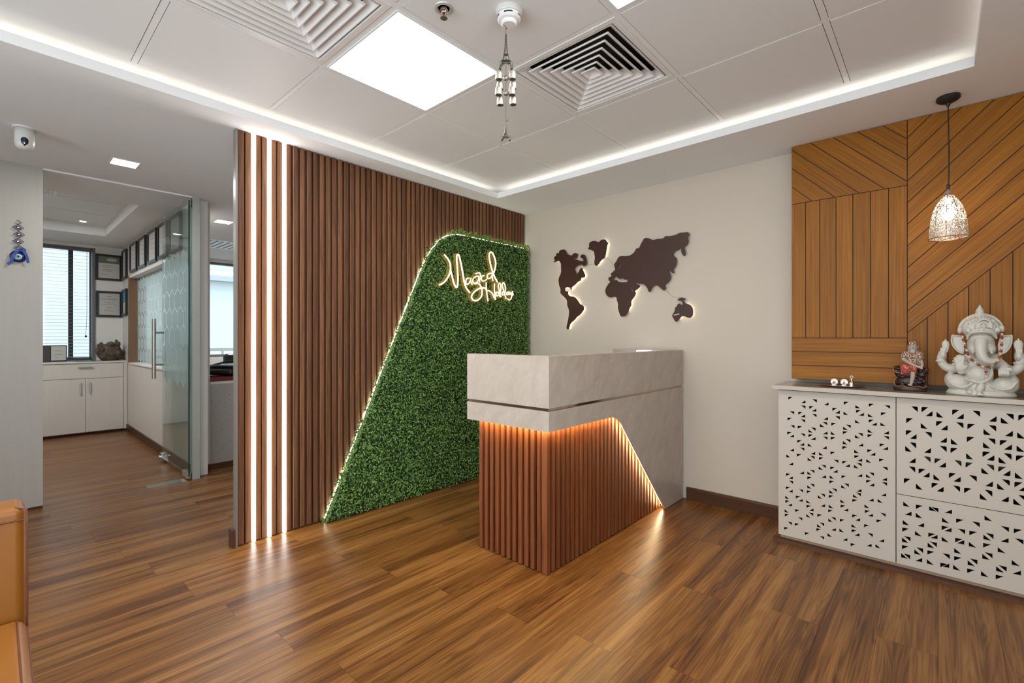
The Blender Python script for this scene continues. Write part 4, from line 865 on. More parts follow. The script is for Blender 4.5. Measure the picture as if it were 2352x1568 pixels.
def lattice(x0,x1,z0,z1,px,pz,hw,hh,par=0):
    out=[];i=0;x=x0
    while x<x1:
        j=0;z=z0
        while z<z1:
            ks='ad' if (i+j+par)%2 else 'cb'
            for k in ks:
                if R.random()<.52:
                    sx={'a':-1,'b':1,'c':-1,'d':1}[k]; sz={'a':1,'b':1,'c':-1,'d':-1}[k]; out.append((k,x+sx*hw,z+sz*hh))
            z+=pz;j+=1
        x+=px;i+=1
    return out
door('door',-.690,-.161,.040,.878,T1,.0235,.0185)
door('door',-.157,.370,.393,.878,T2,.0265,.0285,.006)
T3x=T3
door('door',-.157,.370,.040,.389,T3x,.0275,.0235)
door('door',.374,.900,.040,.878,lattice(.42,.86,.09,.84,.055,.045,.0175,.015),.0235,.0185)
door('door',.904,1.43,.040,.878,lattice(.95,1.39,.09,.84,.055,.045,.0175,.015),.0235,.0185)
car=MB(); car.box(-.688,1.44,3.415,3.425,.04,.88).box(-.688,-.672,YF+.017,3.415,.04,.88).box(1.424,1.44,YF+.017,3.415,.04,.88).box(-.672,1.424,YF+.06,3.415,.04,.055).box(-.168,-.150,YF+.017,3.415,.055,.88).box(.363,.381,YF+.017,3.415,.055,.88).box(.893,.911,YF+.017,3.415,.055,.88)
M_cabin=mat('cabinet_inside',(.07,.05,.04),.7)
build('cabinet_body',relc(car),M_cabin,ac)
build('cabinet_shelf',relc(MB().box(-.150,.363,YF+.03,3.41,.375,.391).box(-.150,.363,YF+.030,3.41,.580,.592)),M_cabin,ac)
tp=MB(); tp.prism([(3.045,.890),(3.052,.884),(3.43,.884),(3.43,.906),(3.048,.906),(3.045,.902)],'x',-.716,1.47)
build('stone_top',relc(tp),M_top,ac)
build('top_edge',relc(MB().box(-.718,1.47,3.038,3.0445,.884,.907)),mat('top_edge_cream',(.50,.43,.35),.35),ac,bev=.002)
build('plinth',relc(MB().box(-.682,1.44,3.088,3.11,.0,.04)),mat('plinth_beige',(.36,.25,.17),.5),ac)
build('plinth_moulding',relc(MB().prism([(3.052,0),(3.054,.010),(3.062,.018),(3.074,.022),(3.087,.022),(3.087,0)],'x',-.715,1.45)),M_brown,ac)
gb=tag(build('green_packet',MB().box(.100,.136,3.11,3.17,.5925,.606),mat('green_packet',(.16,.75,.06),.4)),'bright green packet glimpsed through a cut-out of the cabinet door','packet')

# ================================================================ GANESHA STATUE
SXc,SYc,SZc=.148,3.165,.9065
KX,KZ=1/4207,1/2983
gs=thing('ganesha_statue','white stone statue of a seated elephant-headed deity on the cabinet','statue',(SXc,SYc,SZc))
def q(px,py,y=0): return ((px-1450)*KX,y,(1425-py)*KZ)
b=MB()
E_=lambda px,py,y,rx,rz,ry,rot=(0,0,0): b.ell(q(px,py,y),(rx*KX,ry,rz*KZ),rot,20,12)
T_=lambda pts,r,n=12: b.tube(smoothline([q(*p) for p in pts],5),r if not isinstance(r,list) else list(np.interp(np.linspace(0,len(r)-1,(len(pts)-1)*5+1),range(len(r)),r)),n)
b.lathe([(.118,0),(.122,.008),(.112,.024),(.07,.034)],(0,0,0),32,scale=(1,.55))
E_(1130,1255,-.012,205,125,.048,(0,.22,0)); E_(1790,1265,-.012,200,125,.048,(0,-.22,0))
E_(1010,1220,-.006,95,110,.04); E_(1900,1220,-.006,90,105,.04)
E_(1450,1300,.0,330,110,.055)
E_(1430,1130,-.018,210,165,.052)     # belly
E_(1430,1000,-.004,235,135,.040)     # chest
E_(1300,900,0,120,80,.034); E_(1640,900,0,120,80,.034)
# drape folds over the legs
for k in range(4):
    T_([(960+35*k,1180+18*k,-.046),(1060+30*k,1290+8*k,-.058),(1220+20*k,1300-6*k,-.055),(1370,1235-28*k,-.050)],.0038,8)
    T_([(1950-35*k,1190+20*k,-.046),(1850-30*k,1300+6*k,-.058),(1700-25*k,1305-6*k,-.055),(1560-8*k,1270-12*k,-.050)],.0038,8)
T_([(1230,1190,-.055),(1400,1235,-.064),(1540,1200,-.060),(1610,1100,-.052),(1600,1010,-.04)],.0035,8)
# feet
E_(1440,1310,-.055,65,85,.018,(0,.3,0)); E_(1430,1385,-.068,45,30,.014)
for k in range(4): E_(1400+28*k,1400,-.078,12,13,.006)
E_(1290,1375,-.055,60,35,.014)
# upper (rear) arms, raised
T_([(1240,960,.005),(1080,1050,.0),(940,1030,-.004),(865,930,-.006),(885,810,-.008)],[.024,.024,.020,.016,.0125])
T_([(1700,960,.005),(1840,1060,.0),(1960,1030,-.004),(2010,930,-.006),(1985,810,-.008)],[.024,.024,.020,.016,.0125])
for sx,px in ((-1,880),(1,1975)):
    b.lathe([(.019,0),(.021,.003),(.021,.006),(.019,.009)],q(px-10*sx*-1,965,-.005),16)
E_(895,860,-.010,62,85,.016); E_(1975,860,-.010,62,85,.016)
for k in range(4):
    E_(868+22*k,790-6*(k%2),-.018,13,42,.006); E_(1940+24*k,790-6*(k%2),-.018,13,42,.006)
E_(905,890,-.026,22,20,.008); E_(1965,895,-.026,22,20,.008)
# objects held in the rear hands
b.lathe([(.004,-.035),(.009,-.030),(.0145,0),(.0145,.012),(.011,.022),(.004,.027),(.003,.033),(.001,.036)],q(938,725,-.012),18,scale=(1,.55))
b.lathe([(.004,-.035),(.009,-.030),(.0155,0),(.0155,.012),(.011,.022),(.004,.027),(.003,.033),(.001,.036)],q(1970,715,-.012),18,scale=(1,.55))
# front arms and hands
T_([(1250,990,-.02),(1190,1080,-.040),(1150,1075,-.055)],[.02,.017,.014])
T_([(1680,930,-.02),(1765,1000,-.045),(1765,1045,-.055)],[.021,.018,.013])
E_(1150,1010,-.058,78,85,.010)
for k,(px,py) in enumerate([(1085,925),(1120,890),(1158,875),(1198,885)]): T_([(1110+25*k,1000,-.060),(px,py+15,-.062),(px,py-22,-.058)],[.0060,.0058,.0045],8)
T_([(1205,1050,-.060),(1240,1010,-.066),(1252,985,-.066)],[.006,.0055,.004],8)
for k in range(9):
    a=PI*(.05+.12*k); E_(1150+105*math.cos(a),985-125*math.sin(a),-.048,16,16,.006)
E_(1150,960,-.046,100,118,.006)
E_(1755,1060,-.062,72,62,.014)
for k in range(4): T_([(1705+36*k,1040,-.070),(1700+38*k,1090,-.078),(1702+38*k,1130,-.068)],[.0062,.006,.0045],8)
T_([(1800,1020,-.066),(1850,1030,-.072),(1858,1055,-.070)],[.006,.0055,.004],8)
b.lathe([(.017,0),(.0185,.003),(.0185,.006),(.017,.009)],q(1770,1010,-.048),16)
# head
E_(1455,700,-.018,205,175,.050); E_(1455,640,-.022,190,120,.052)
E_(1340,760,-.036,90,80,.026); E_(1580,760,-.036,90,80,.026)
T_([(1450,640,-.060),(1440,740,-.078),(1450,830,-.084),(1490,900,-.086),(1570,930,-.082),(1660,915,-.076),(1700,890,-.072)],[.024,.022,.020,.0185,.016,.0125,.009],14)
T_([(1340,790,-.060),(1335,830,-.070)],[.008,.004],8); T_([(1590,790,-.058),(1600,830,-.066)],[.007,.004],8)
# eyes and brows
for e_ in ((1362,700,-1),(1562,700,1)):
    T_([(e_[0]-34,e_[1]+8,-.055),(e_[0],e_[1]+20,-.0605),(e_[0]+34,e_[1]+8,-.055)],.0026,8); T_([(e_[0]-42,e_[1]-30,-.053),(e_[0],e_[1]-46,-.060),(e_[0]+40,e_[1]-32,-.055)],.0024,8)
# ears
for pts in ([(1040,565),(1200,585),(1240,700),(1210,835),(1130,800),(1060,730),(1030,660)],[(1885,570),(1730,580),(1690,700),(1700,840),(1800,800),(1855,730),(1880,660)]):
    P_=roundpoly([((a-1450)*KX,(1425-c)*KZ) for a,c in pts],.006,3)
    b.prism(P_,'y',-.010,.004)
for pts in ([(1040,565,-.012),(1030,660,-.013),(1060,735,-.013),(1130,805,-.014),(1210,838,-.014)],[(1885,570,-.012),(1880,660,-.013),(1855,735,-.013),(1800,805,-.014),(1710,842,-.014)]): T_(pts,.0035,8)
T_([(1040,565,-.012),(1200,585,-.014)],.003,8); T_([(1885,570,-.012),(1730,582,-.014)],.003,8)
# head-dress
E_(1450,470,-.005,300,165,.055); E_(1450,400,0,235,130,.045)
b.lathe([(.040,0),(.042,.008),(.034,.020),(.024,.026),(.026,.032),(.020,.043),(.012,.052),(.006,.060),(.004,.064),(.001,.066)],q(1445,330,.0),24,scale=(.62,.7))
T_([(1250,580,-.045),(1330,535,-.066),(1455,520,-.075),(1580,535,-.066),(1650,590,-.045)],.006,8)
T_([(1255,630,-.045),(1275,560,-.055),(1340,505,-.064),(1460,485,-.068),(1590,505,-.062),(1650,560,-.052),(1665,620,-.045)],.0045,8)
for r_,th in ((100,.0045),(62,.004)):
    T_([(1490+r_*math.cos(a)*1.1,450-r_*math.sin(a),-.060) for a in np.linspace(-.3,PI+.3,9)],th,8)
E_(1490,450,-.062,34,26,.010)
E_(1270,500,-.05,48,36,.010); E_(1680,500,-.05,48,36,.010); E_(1150,500,-.03,40,50,.012); E_(1745,480,-.03,40,50,.012)
for k in range(27):
    a=PI*(.02+.96*k/26); px=1450+325*math.cos(a); py=520-250*math.sin(a)
    E_(px,py,-.008,17,17,.0055)
for k in range(17):
    a=PI*(.06+.88*k/16); px=1450+255*math.cos(a); py=500-195*math.sin(a)
    E_(px,py,-.036,13,13,.005)
for k in range(9):
    a=PI*(.1+.8*k/8); E_(1450+190*math.cos(a),490-140*math.sin(a),-.048,26,24,.006)
blob('statue_body',b,M_statue,.0021,gs,1)
tk=MB().tube([q(1440,650,-.0850),q(1455,656,-.0855),q(1464,664,-.0865)],.0016,6).tube([q(1476,652,-.0845),q(1500,650,-.0825)],.0011,6)
build('tilak_mark',tk,mat('vermilion',(.5,.02,.03),.6),gs)
# bead garland, hangs over the head-dress
M_red=mat('red_bead',(.36,.02,.008),.18,spec=.6); M_wb=mat('white_bead',(.66,.62,.55),.25); M_gold=mat('gold_bead',(.55,.38,.12),.22,1)
gn=thing('bead_garland','red, white and gold bead garland hanging round the white statue','necklace',(SXc,SYc-.075,SZc+.19))
gpts=[(1180,550,-.052),(1190,605,-.060),(1208,665,-.064),(1222,720,-.066),(1238,770,-.067),(1258,825,-.067),(1290,880,-.066),(1330,925,-.066),(1385,965,-.072),(1450,1000,-.076),(1510,1012,-.077),(1570,1000,-.077),(1625,965,-.082),(1670,915,-.092),(1700,855,-.088),(1718,800,-.074),(1728,760,-.066),(1730,710,-.064),(1735,660,-.062),(1737,600,-.058),(1740,550,-.050)]
gl=smoothline([q(*p) for p in gpts],8)
acc=0; nxt=0; n=0; seq='rgwgrgw'
bm={}
for kk,(r_,m_) in {'r':(.0062,M_red),'w':(.0052,M_wb),'g':(.0036,M_gold)}.items(): bm[kk]=MB().ell((0,0,0),(r_,r_,r_*.92),n=10,m=7).mesh('bead',m_,True)
off=Vector((0,.075,-.19))
for i in range(len(gl)-1):
    d=(gl[i+1]-gl[i]).length
    while nxt<=acc+d:
        p=gl[i].lerp(gl[i+1],(nxt-acc)/max(d,1e-6)); k_='rgwg'[n%4]
        link('bead',bm[k_],gn,loc=p+off); nxt+={'r':.0090,'g':.0079,'w':.0079}[k_]; n+=1
    acc+=d
for k_,(px,py) in zip('grgw',[(1515,1040),(1515,1075),(1515,1108),(1515,1138)]): link('bead',bm[k_],gn,loc=Vector(q(px,py,-.084))+off)
build('garland_string',MB().tube([p+off for p in gl],.0008,5),M_gold,gn)

# ================================================================ SMALL SEATED FIGURINE
fx,fy,fz=-.109,3.20,.9065; K2X,K2Z=1/3635,1/2772
sf=thing('figurine','small seated bearded man figurine in a red and gold dotted robe on a dark throne','figurine',(fx,fy,fz))
def f(px,py,y=0): return ((px-440)*K2X,y,(1340-py)*K2Z)
M_umber=mat('dark_umber',(.035,.014,.012),.4); M_skin=mat('grey_tan_skin',(.42,.33,.26),.5); M_robe=mat('cream_gold_robe',(.40,.27,.16),.5); M_rr=mat('red_robe',(.36,.05,.03),.5); M_gd=mat('gold_line',(.5,.36,.18),.35,.6)
def dotted(m,c1,c2,sc,th):
    b_=m.node_tree.nodes['Principled BSDF']; tc=nd(m,'ShaderNodeTexCoord'); vo=nd(m,'ShaderNodeTexVoronoi'); vo.inputs['Scale'].default_value=sc; lk(m,tc.outputs['Object'],vo.inputs['Vector'])
    cr=nd(m,'ShaderNodeValToRGB'); e=cr.color_ramp.elements; e[0].position=th; e[0].color=(*c1,1); e[1].position=th+.04; e[1].color=(*c2,1)
    cr.color_ramp.interpolation='LINEAR'; lk(m,vo.outputs['Distance'],cr.inputs['Fac']); lk(m,cr.outputs[0],b_.inputs['Base Color'])
dotted(M_robe,(.75,.64,.50),(.20,.085,.045),190,.36); dotted(M_rr,(.75,.55,.40),(.36,.035,.02),170,.28)
dotted(M_umber,(.55,.42,.33),(.035,.014,.012),62,.14)
M_base=mat('umber_base',(.05,.018,.014),.4)
b=MB(); b.lathe([(.066,0),(.068,.004),(.067,.020),(.064,.024)],(0,0,0),32,scale=(1,.62))
build('figurine_base',b,M_base,sf,smooth=True)
b=MB()
EE=lambda px,py,y,rx,rz,ry,rot=(0,0,0): b.ell(f(px,py,y),(rx*K2X,ry,rz*K2Z),rot,16,10)
def TT(pts,r,n=10):
    L=smoothline([f(*p) for p in pts],4); rr=r if not isinstance(r,list) else list(np.interp(np.linspace(0,len(r)-1,len(L)),range(len(r)),r)); b.tube(L,rr,n)
RT=random.Random(4)
b.ell((0,.008,.045),(.062,.028,.032)); b.ell((0,.008,.085),(.064,.030,.026))
for k in range(46):
    EE(RT.uniform(235,650),RT.uniform(1075,1255),RT.uniform(-.020,.018),RT.uniform(30,60),RT.uniform(22,42),RT.uniform(.008,.014),(RT.uniform(-.6,.6),0,0))
for k in range(26):
    EE(RT.uniform(205,675),RT.uniform(1005,1085),RT.uniform(-.018,.018),RT.uniform(28,50),RT.uniform(20,32),.012)
EE(225,1020,.0,34,30,.022); EE(665,1035,.0,30,26,.020)
blob('throne',b,M_umber,.0018,sf,1)
b=MB(); TT([(225,1170,-.030),(215,1230,-.036),(240,1275,-.042),(340,1265,-.044),(430,1285,-.045),(540,1260,-.044),(640,1275,-.042),(675,1250,-.036)],.0013,6); TT([(200,1010,-.026),(215,1065,-.030),(330,1100,-.033)],.0012,6)
build('gold_trim',b,M_gd,sf)
b=MB(); EE(475,870,.004,150,125,.026); EE(475,950,.004,140,110,.028); EE(365,850,0,60,80,.020); EE(585,850,0,60,80,.020); EE(580,920,-.006,45,80,.016)
blob('upper_robe',b,M_robe,.0016,sf,1)
b=MB(); EE(400,1020,-.012,110,75,.026); TT([(430,1000,-.020),(500,1010,-.036),(500,1060,-.036)],[.016,.0135,.012]); EE(360,1060,-.018,60,60,.018)
blob('lower_robe',b,M_rr,.0016,sf,1)
b=MB(); EE(480,715,-.008,68,62,.019); EE(482,755,-.014,48,42,.014); EE(480,720,-.027,10,16,.004); EE(455,698,-.0245,14,7,.003); EE(507,698,-.0245,14,7,.003); TT([(480,790,-.006),(480,830,-.002)],.009)
TT([(335,880,-.014),(420,930,-.030),(520,975,-.040),(600,1000,-.042)],[.0085,.008,.007,.005]); TT([(600,900,-.012),(615,970,-.034),(575,990,-.040)],[.008,.0065,.005])
for k in range(4): TT([(585+12*k,985,-.042),(590+11*k,1020,-.043)],[.0022,.0017],6)
TT([(490,1060,-.038),(480,1150,-.040),(465,1225,-.040)],[.0105,.0095,.0075]); EE(450,1245,-.046,38,16,.014)
for k in range(4): EE(425+15*k,1252,-.058,7,7,.003)
blob('skin_parts',b,M_skin,.0014,sf,1)
b=MB(); EE(480,665,-.004,75,42,.022); EE(555,720,.004,20,50,.008); EE(410,720,.0,12,40,.008)
blob('head_cloth',b,M_robe,.0015,sf,1)
b=MB(); EE(482,768,-.0215,40,34,.008); EE(482,742,-.0262,26,7,.003)
blob('beard',b,mat('grey_beard',(.45,.40,.35),.7),.0012,sf,1)
b=MB()
for s in (-1,1):
    L=smoothline([f(480+s*60,750,-.020),f(480+s*62,830,-.029),f(480+s*25,910,-.036)],5)
    for p in L: b.ell(p,(.0022,.0022,.0022),n=6,m=5)
build('bead_strings',b,M_wb,sf,kind='stuff')

# ================================================================ PUJA TRAY, IDOLS, BELL
tr=thing('puja_tray','oval tarnished silver tray at the left end of the cabinet top','tray',(-.405,3.20,.9065))
build('tray_dish',MB().lathe([(.03,0),(.085,.0015),(.108,.006),(.111,.0075),(.108,.0085),(.084,.0045),(.03,.003)],n=40,scale=(1,.55)),mat('tarnished_silver',(.45,.36,.26),.22,1),tr,smooth=True)
def idol(x,y,label):
    t_=thing('silver_idol',label,'idol',(x,y,.9105),group='silver idols on the tray')
    b=MB(); b.lathe([(.017,0),(.018,.003),(.012,.006),(.012,.009)],(0,0,0),16,scale=(1,.6)); b.ell((0,0,.014),(.012,.008,.009),n=12,m=8); b.ell((0,-.002,.026),(.006,.006,.007),n=10,m=8)
    b.ell((-.009,-.004,.012),(.006,.005,.004),n=8,m=6); b.ell((.009,-.004,.012),(.006,.005,.004),n=8,m=6)
    for k in range(11):
        a=PI*(-.12+1.24*k/10); b.ell((.0155*math.cos(a),.003,.021+.0165*math.sin(a)),(.0038,.003,.0038),n=8,m=6)
    build('idol_body',b,mat('bright_silver',(.85,.83,.82),.15,1),t_,smooth=True)
    build('halo',MB().lathe([(.0155,0),(.0165,.001),(.0155,.002)],(0,0,0),24).v and MB().prism([(.016*math.cos(2*PI*k/20),.021+.016*math.sin(2*PI*k/20)) for k in range(20)],'y',.002,.004),D.materials['bright_silver'],t_)
    build('orange_mark',MB().ell((0,-.010,.016),(.004,.002,.005),n=8,m=6),mat('saffron',(.7,.16,.03),.5),t_)
idol(-.437,3.200,'left of two round silver idols on the tray')
idol(-.391,3.203,'right of two round silver idols on the tray, next to the bell')
bl_=thing('hand_bell','small silver hand bell with ring handle on the tray','bell',(-.357,3.200,.911))
build('bell_cup',MB().lathe([(.0155,0),(.0145,.002),(.0125,.008),(.0120,.018),(.009,.025),(.003,.028)],n=24),M_chrome,bl_,smooth=True)
build('bell_handle',MB().lathe([(.003,.027),(.0045,.030),(.003,.033),(.0055,.036),(.003,.040),(.004,.043),(.002,.046)],n=14).tube([(.0068*math.cos(a),0,.052+.0068*math.sin(a)) for a in np.linspace(0,2*PI,17)],.0016,6,cap=False),D.materials['bright_silver'],bl_,smooth=True)

# ================================================================ PENDANT LAMP
pl=thing('pendant_lamp','pierced silver pendant lamp on a black cord over the cabinet','pendant lamp',(.036,3.138,H))
build('canopy',MB().lathe([(.044,0),(.045,-.004),(.045,-.014),(.038,-.022),(.022,-.030),(.009,-.033),(.007,-.046),(.002,-.047)],n=32),M_iron,pl,smooth=False)
build('cord',MB().tube(smoothline([(0,0,-.045),(.001,0,-.18),(.003,0,-.3),(.001,0,-.43)],5),.0028,8),M_iron,pl)
build('cord_grip',MB().lathe([(.0065,-.428),(.0065,-.452)],n=12),M_black,pl)
M_sh=mat('pierced_silver',(.60,.53,.46),.4,.25)
def pierced(m):
    nt=m.node_tree; b_=nt.nodes['Principled BSDF']; o_=[n for n in nt.nodes if n.type=='OUTPUT_MATERIAL'][0]
    tc=nd(m,'ShaderNodeTexCoord'); vo=nd(m,'ShaderNodeTexNoise'); vo.inputs['Scale'].default_value=170; vo.inputs['Detail'].default_value=1.5; vo.inputs['Distortion'].default_value=1.2; lk(m,tc.outputs['Object'],vo.inputs['Vector'])
    cr=nd(m,'ShaderNodeMath',operation='GREATER_THAN'); cr.inputs[1].default_value=.515; lk(m,vo.outputs['Fac'],cr.inputs[0])
    tp_=nt.nodes.new('ShaderNodeBsdfTransparent'); mx=nt.nodes.new('ShaderNodeMixShader'); lk(m,cr.outputs[0],mx.inputs[0]); lk(m,b_.outputs[0],mx.inputs[1]); lk(m,tp_.outputs[0],mx.inputs[2]); lk(m,mx.outputs[0],o_.inputs[0])
pierced(M_sh)
prof=[(.012,-.462),(.016,-.480),(.030,-.500),(.043,-.522),(.055,-.552),(.064,-.588),(.069,-.630),(.0735,-.692)]
prof=[(a*1.0,b_) for a,b_ in prof]
sp_=smoothline([(a,0,b_) for a,b_ in prof],4)
build('shade',MB().lathe([(p.x,p.z) for p in sp_],n=48,cap=False),M_sh,pl,smooth=True)
M_rib=mat('shade_rib',(.32,.25,.20),.35,.9)
for k in range(10):
    a=2*PI*k/10+.2; build('shade_rib',MB().tube([((p.x+.0006)*math.cos(a),(p.x+.0006)*math.sin(a),p.z) for p in sp_[3:]],.0013,5),M_rib,pl)
build('shade_rim',MB().tube([(.0735*math.cos(a),.0735*math.sin(a),-.692) for a in np.linspace(0,2*PI,41)],.0018,6,cap=False),M_rib,pl)
build('shade_cap',MB().lathe([(.005,-.450),(.008,-.456),(.010,-.470),(.017,-.480),(.018,-.484)],n=20),mat('pale_brass',(.5,.38,.25),.3,.9),pl,smooth=True)
build('bulb',MB().lathe([(.010,-.50),(.012,-.53),(.022,-.552),(.026,-.572),(.022,-.592),(.010,-.602),(.001,-.604)],n=20),M_bulb,pl,smooth=True)

# ================================================================ WIND CHIME
rc=(.7408,.6717)
wc=thing('wind_chime','metal wind chime with a tower-shaped hanger and rows of small bells below the smoke detector','wind chime',(-1.2395,1.332,2.40),rz=math.atan2(.6717,.7408))
M_pew=mat('dark_pewter',(.16,.145,.125),.38,.9); M_bell=mat('champagne_metal',(.55,.50,.42),.42,.7)
def cz(py): return (776-py)/1080*1.819+1.18-2.40
cx2=lambda zx:(zx-375)/4.61/594
def latt_tower(base_y,top_y,w,arms=True):
    z0,z1=cz(base_y),cz(top_y); h_=z1-z0; m_=MB()
    prof=[(0,1),(.10,.80),(.22,.56),(.36,.36),(.50,.22),(.66,.13),(.82,.075),(1,.045)]
    def hw(t_): return np.interp(t_,[a for a,_ in prof],[c for _,c in prof])*w/2
    for sx in (-1,1):
        for sy in (-.5,.5):
            m_.tube([(sx*hw(t_)*.9,sy*hw(t_)*.8,z0+h_*t_) for t_ in (0,.08,.16,.24,.36,.5,.66,.82,.97)],[.0022 if w>.03 else .0014]*9,6)
    n_=9
    for k in range(n_):
        t0=.24+.7*k/n_; t1=.24+.7*(k+1)/n_
        for s_ in (-1,1): m_.tube([(s_*hw(t0)*.9,-.4*hw(t0),z0+h_*t0),(-s_*hw(t1)*.9,-.4*hw(t1),z0+h_*t1)],.0007 if w>.03 else .0005,4)
    for t_,e_ in ((.24,1.25),(.42,1.3),(.93,1.6)):
        a=hw(t_)*e_; m_.box(-a,a,-a*.55,a*.55,z0+h_*t_-.002,z0+h_*t_+.002)
    # arch between the legs and apron
    arc=[(hw(0)*.66*math.cos(a),0,z0+h_*.17*math.sin(a)+.0) for a in np.linspace(.05,PI-.05,11)]
    m_.tube(arc,.0016 if w>.03 else .001,6)
    m_.box(-hw(.16)*.95,hw(.16)*.95,-.003,.003,z0+h_*.17,z0+h_*.235)
    for s_ in (-1,1): m_.box(s_*hw(0)*.72,s_*hw(0)*1.02,-.004,.004,z0,z0+.006)
    if arms:
        for s_ in (-1,1): m_.tube([(s_*hw(.22),0,z0+h_*.25),(s_*w*.52,0,z0+h_*.20)],.0015,6)
    m_.tube([(0,0,z1-.004),(0,0,z1+.004)],.0015,6)
    return m_
build('hanging_hook',MB().tube(smoothline([(-.004,0,.001),(-.008,0,-.008),(.001,0,-.018),(.0,0,-.026),(.004,0,-.022)],4),.0009,5),M_iron,wc)
build('hanging_thread',MB().tube([(0,0,-.020),(0,0,cz(77))],.0007,4),M_iron,wc)
build('tower_hanger',latt_tower(160,77,.052),M_pew,wc)
bell=MB().lathe([(.0128,-.018),(.0136,-.011),(.0132,.003),(.0112,.010),(.007,.0150),(.003,.0172),(.0015,.0175)],n=20,cap=False).mesh('bell',M_bell,True)
bopen=MB().lathe([(.0124,-.0165),(.0002,-.0160)],n=20,cap=False).mesh('bell_mouth_shade',mat('bell_hollow_shade',(.07,.06,.04),.5))  # dark disc over the bell mouth; the hollow's shade put into its colour
bloop=MB().tube([(0,0,.017),(.002,0,.021),(0,0,.024),(-.002,0,.021),(0,0,.017)],.0008,5).mesh('bell_loop',M_pew)
for zx,y_,py in ((302,-.008,174.5),(446,-.008,174),(312,.010,192),(452,.010,191.5),(298,-.008,210),(441,-.008,210),(316,.010,228),(452,.010,227)):
    b_=link('bell',bell,wc,loc=(cx2(zx),y_,cz(py))); link('bell_mouth_shade',bopen,b_); link('bell_loop',bloop,b_)
for zx in (302,446,312,452): 
    build('bell_thread',MB().tube([(cx2(zx)*.96,0,cz(146)),(cx2(zx),-.002,cz(226))],.0005,4),M_iron,wc)
for py in (180,214.5): build('bead',MB().ell((.0005,0,cz(py)),(.011,.011,.0105),n=16,m=12).ell((.0005,0,cz(py)-.013),(.003,.003,.003),n=8,m=6),mat('smoky_bead',(.35,.31,.27),.15,.8),wc,smooth=True)
build('center_thread',MB().tube([(0,0,cz(150)),(0,0,cz(282))],.0006,4),M_iron,wc)
build('tower_pendant',latt_tower(323,284,.036),M_pew,wc)
build('pendant_hook',MB().tube([(0,0,cz(284)),(0,0,cz(280)),(.010,0,cz(275))],.0009,5),M_iron,wc)

# ================================================================ SOFA
so=thing('sofa','tan leather sofa without arms at the lower left corner','sofa',(-1.85,.06,0))
def lb(x0,x1,y0,y1,z0,z1): return MB().box(x0,x1,y0,y1,z0,z1)
build('backrest',lb(-.115,0,-1.62,0,.10,.722),M_leather,so,bev=.022,seg=6,smooth=True)
build('seat_cushion',lb(.004,.62,-1.62,0,.30,.425),M_leather,so,bev=.028,seg=6,smooth=True)
build('seat_base',lb(.004,.60,-1.61,-.01,.10,.298),M_leather,so,bev=.008)
M_pip=mat('dark_piping',(.13,.035,.01),.5)
build('piping',MB().tube([(.004,.0015,.30),(.0045,.0015,.55),(.004,.0015,.68),(-.002,.001,.712),(-.012,-.02,.719)],.0028,6).tube([(0.0015,-.004,.685),(.0015,-1.6,.685)],.0022,6),M_pip,so)
build('seat_piping',MB().tube([(.03,-.0005,.402),(.60,-.0005,.402)],.0028,6).tube([(.03,-.018,.4255),(.60,-.018,.4255)],.0016,6),M_pip,so)
for x,y in ((-.06,-.08),(.54,-.08),(-.06,-1.54),(.54,-1.54)): build('leg',MB().lathe([(.018,0),(.024,.10)],(x,y,0),12),M_iron,so)

# ================================================================ GLASS DOOR
gd=build('door_1',MB().box(-5.50,-4.600,1.083,1.095,.035,2.322),M_glassd,kind='structure')
M_ged=mat('glass_edge',(.015,.07,.06),.15)
build('glass_edge',MB().box(-4.6005,-4.596,1.083,1.095,.035,2.322),M_ged,gd)
hx=MB()
for qd in hexes(-5.495,-4.62,.86,1.90,.108,.007): hx.add([(a,1.0822,b_) for a,b_ in qd],[tuple(range(len(qd)))])
build('hexagon_film',hx,M_frost,gd,kind='stuff')
build('pull_handle',MB().tube([(-5.42,1.005,.80),(-5.42,1.005,1.36)],.0165,16).tube([(-5.42,1.005,.93),(-5.42,1.083,.93)],.009,12).tube([(-5.42,1.005,1.23),(-5.42,1.083,1.23)],.009,12),M_steel,gd)
build('pull_handle',MB().tube([(-5.42,1.165,.80),(-5.42,1.165,1.36)],.0165,16).tube([(-5.42,1.165,.93),(-5.42,1.095,.93)],.009,12).tube([(-5.42,1.165,1.23),(-5.42,1.095,1.23)],.009,12),M_steel,gd) if False else None
build('hinge_patch',MB().box(-4.76,-4.597,1.076,1.102,.012,.062),M_chrome,gd,bev=.002)
build('hinge_patch',MB().box(-4.76,-4.597,1.076,1.102,2.275,2.335),M_chrome,gd,bev=.002)
build('corner_lock',MB().box(-5.515,-5.44,1.068,1.110,.02,.085).tube([(-5.47,1.05,.052),(-5.47,1.07,.052)],.016,14),M_chrome,gd,bev=.002)
fpz=tag(build('floor_spring_plate',MB().box(-4.69,-4.575,.815,1.075,.0,.003),M_steel,bev=.001),'brushed steel floor spring plate set in the floor by the open glass door','floor plate')

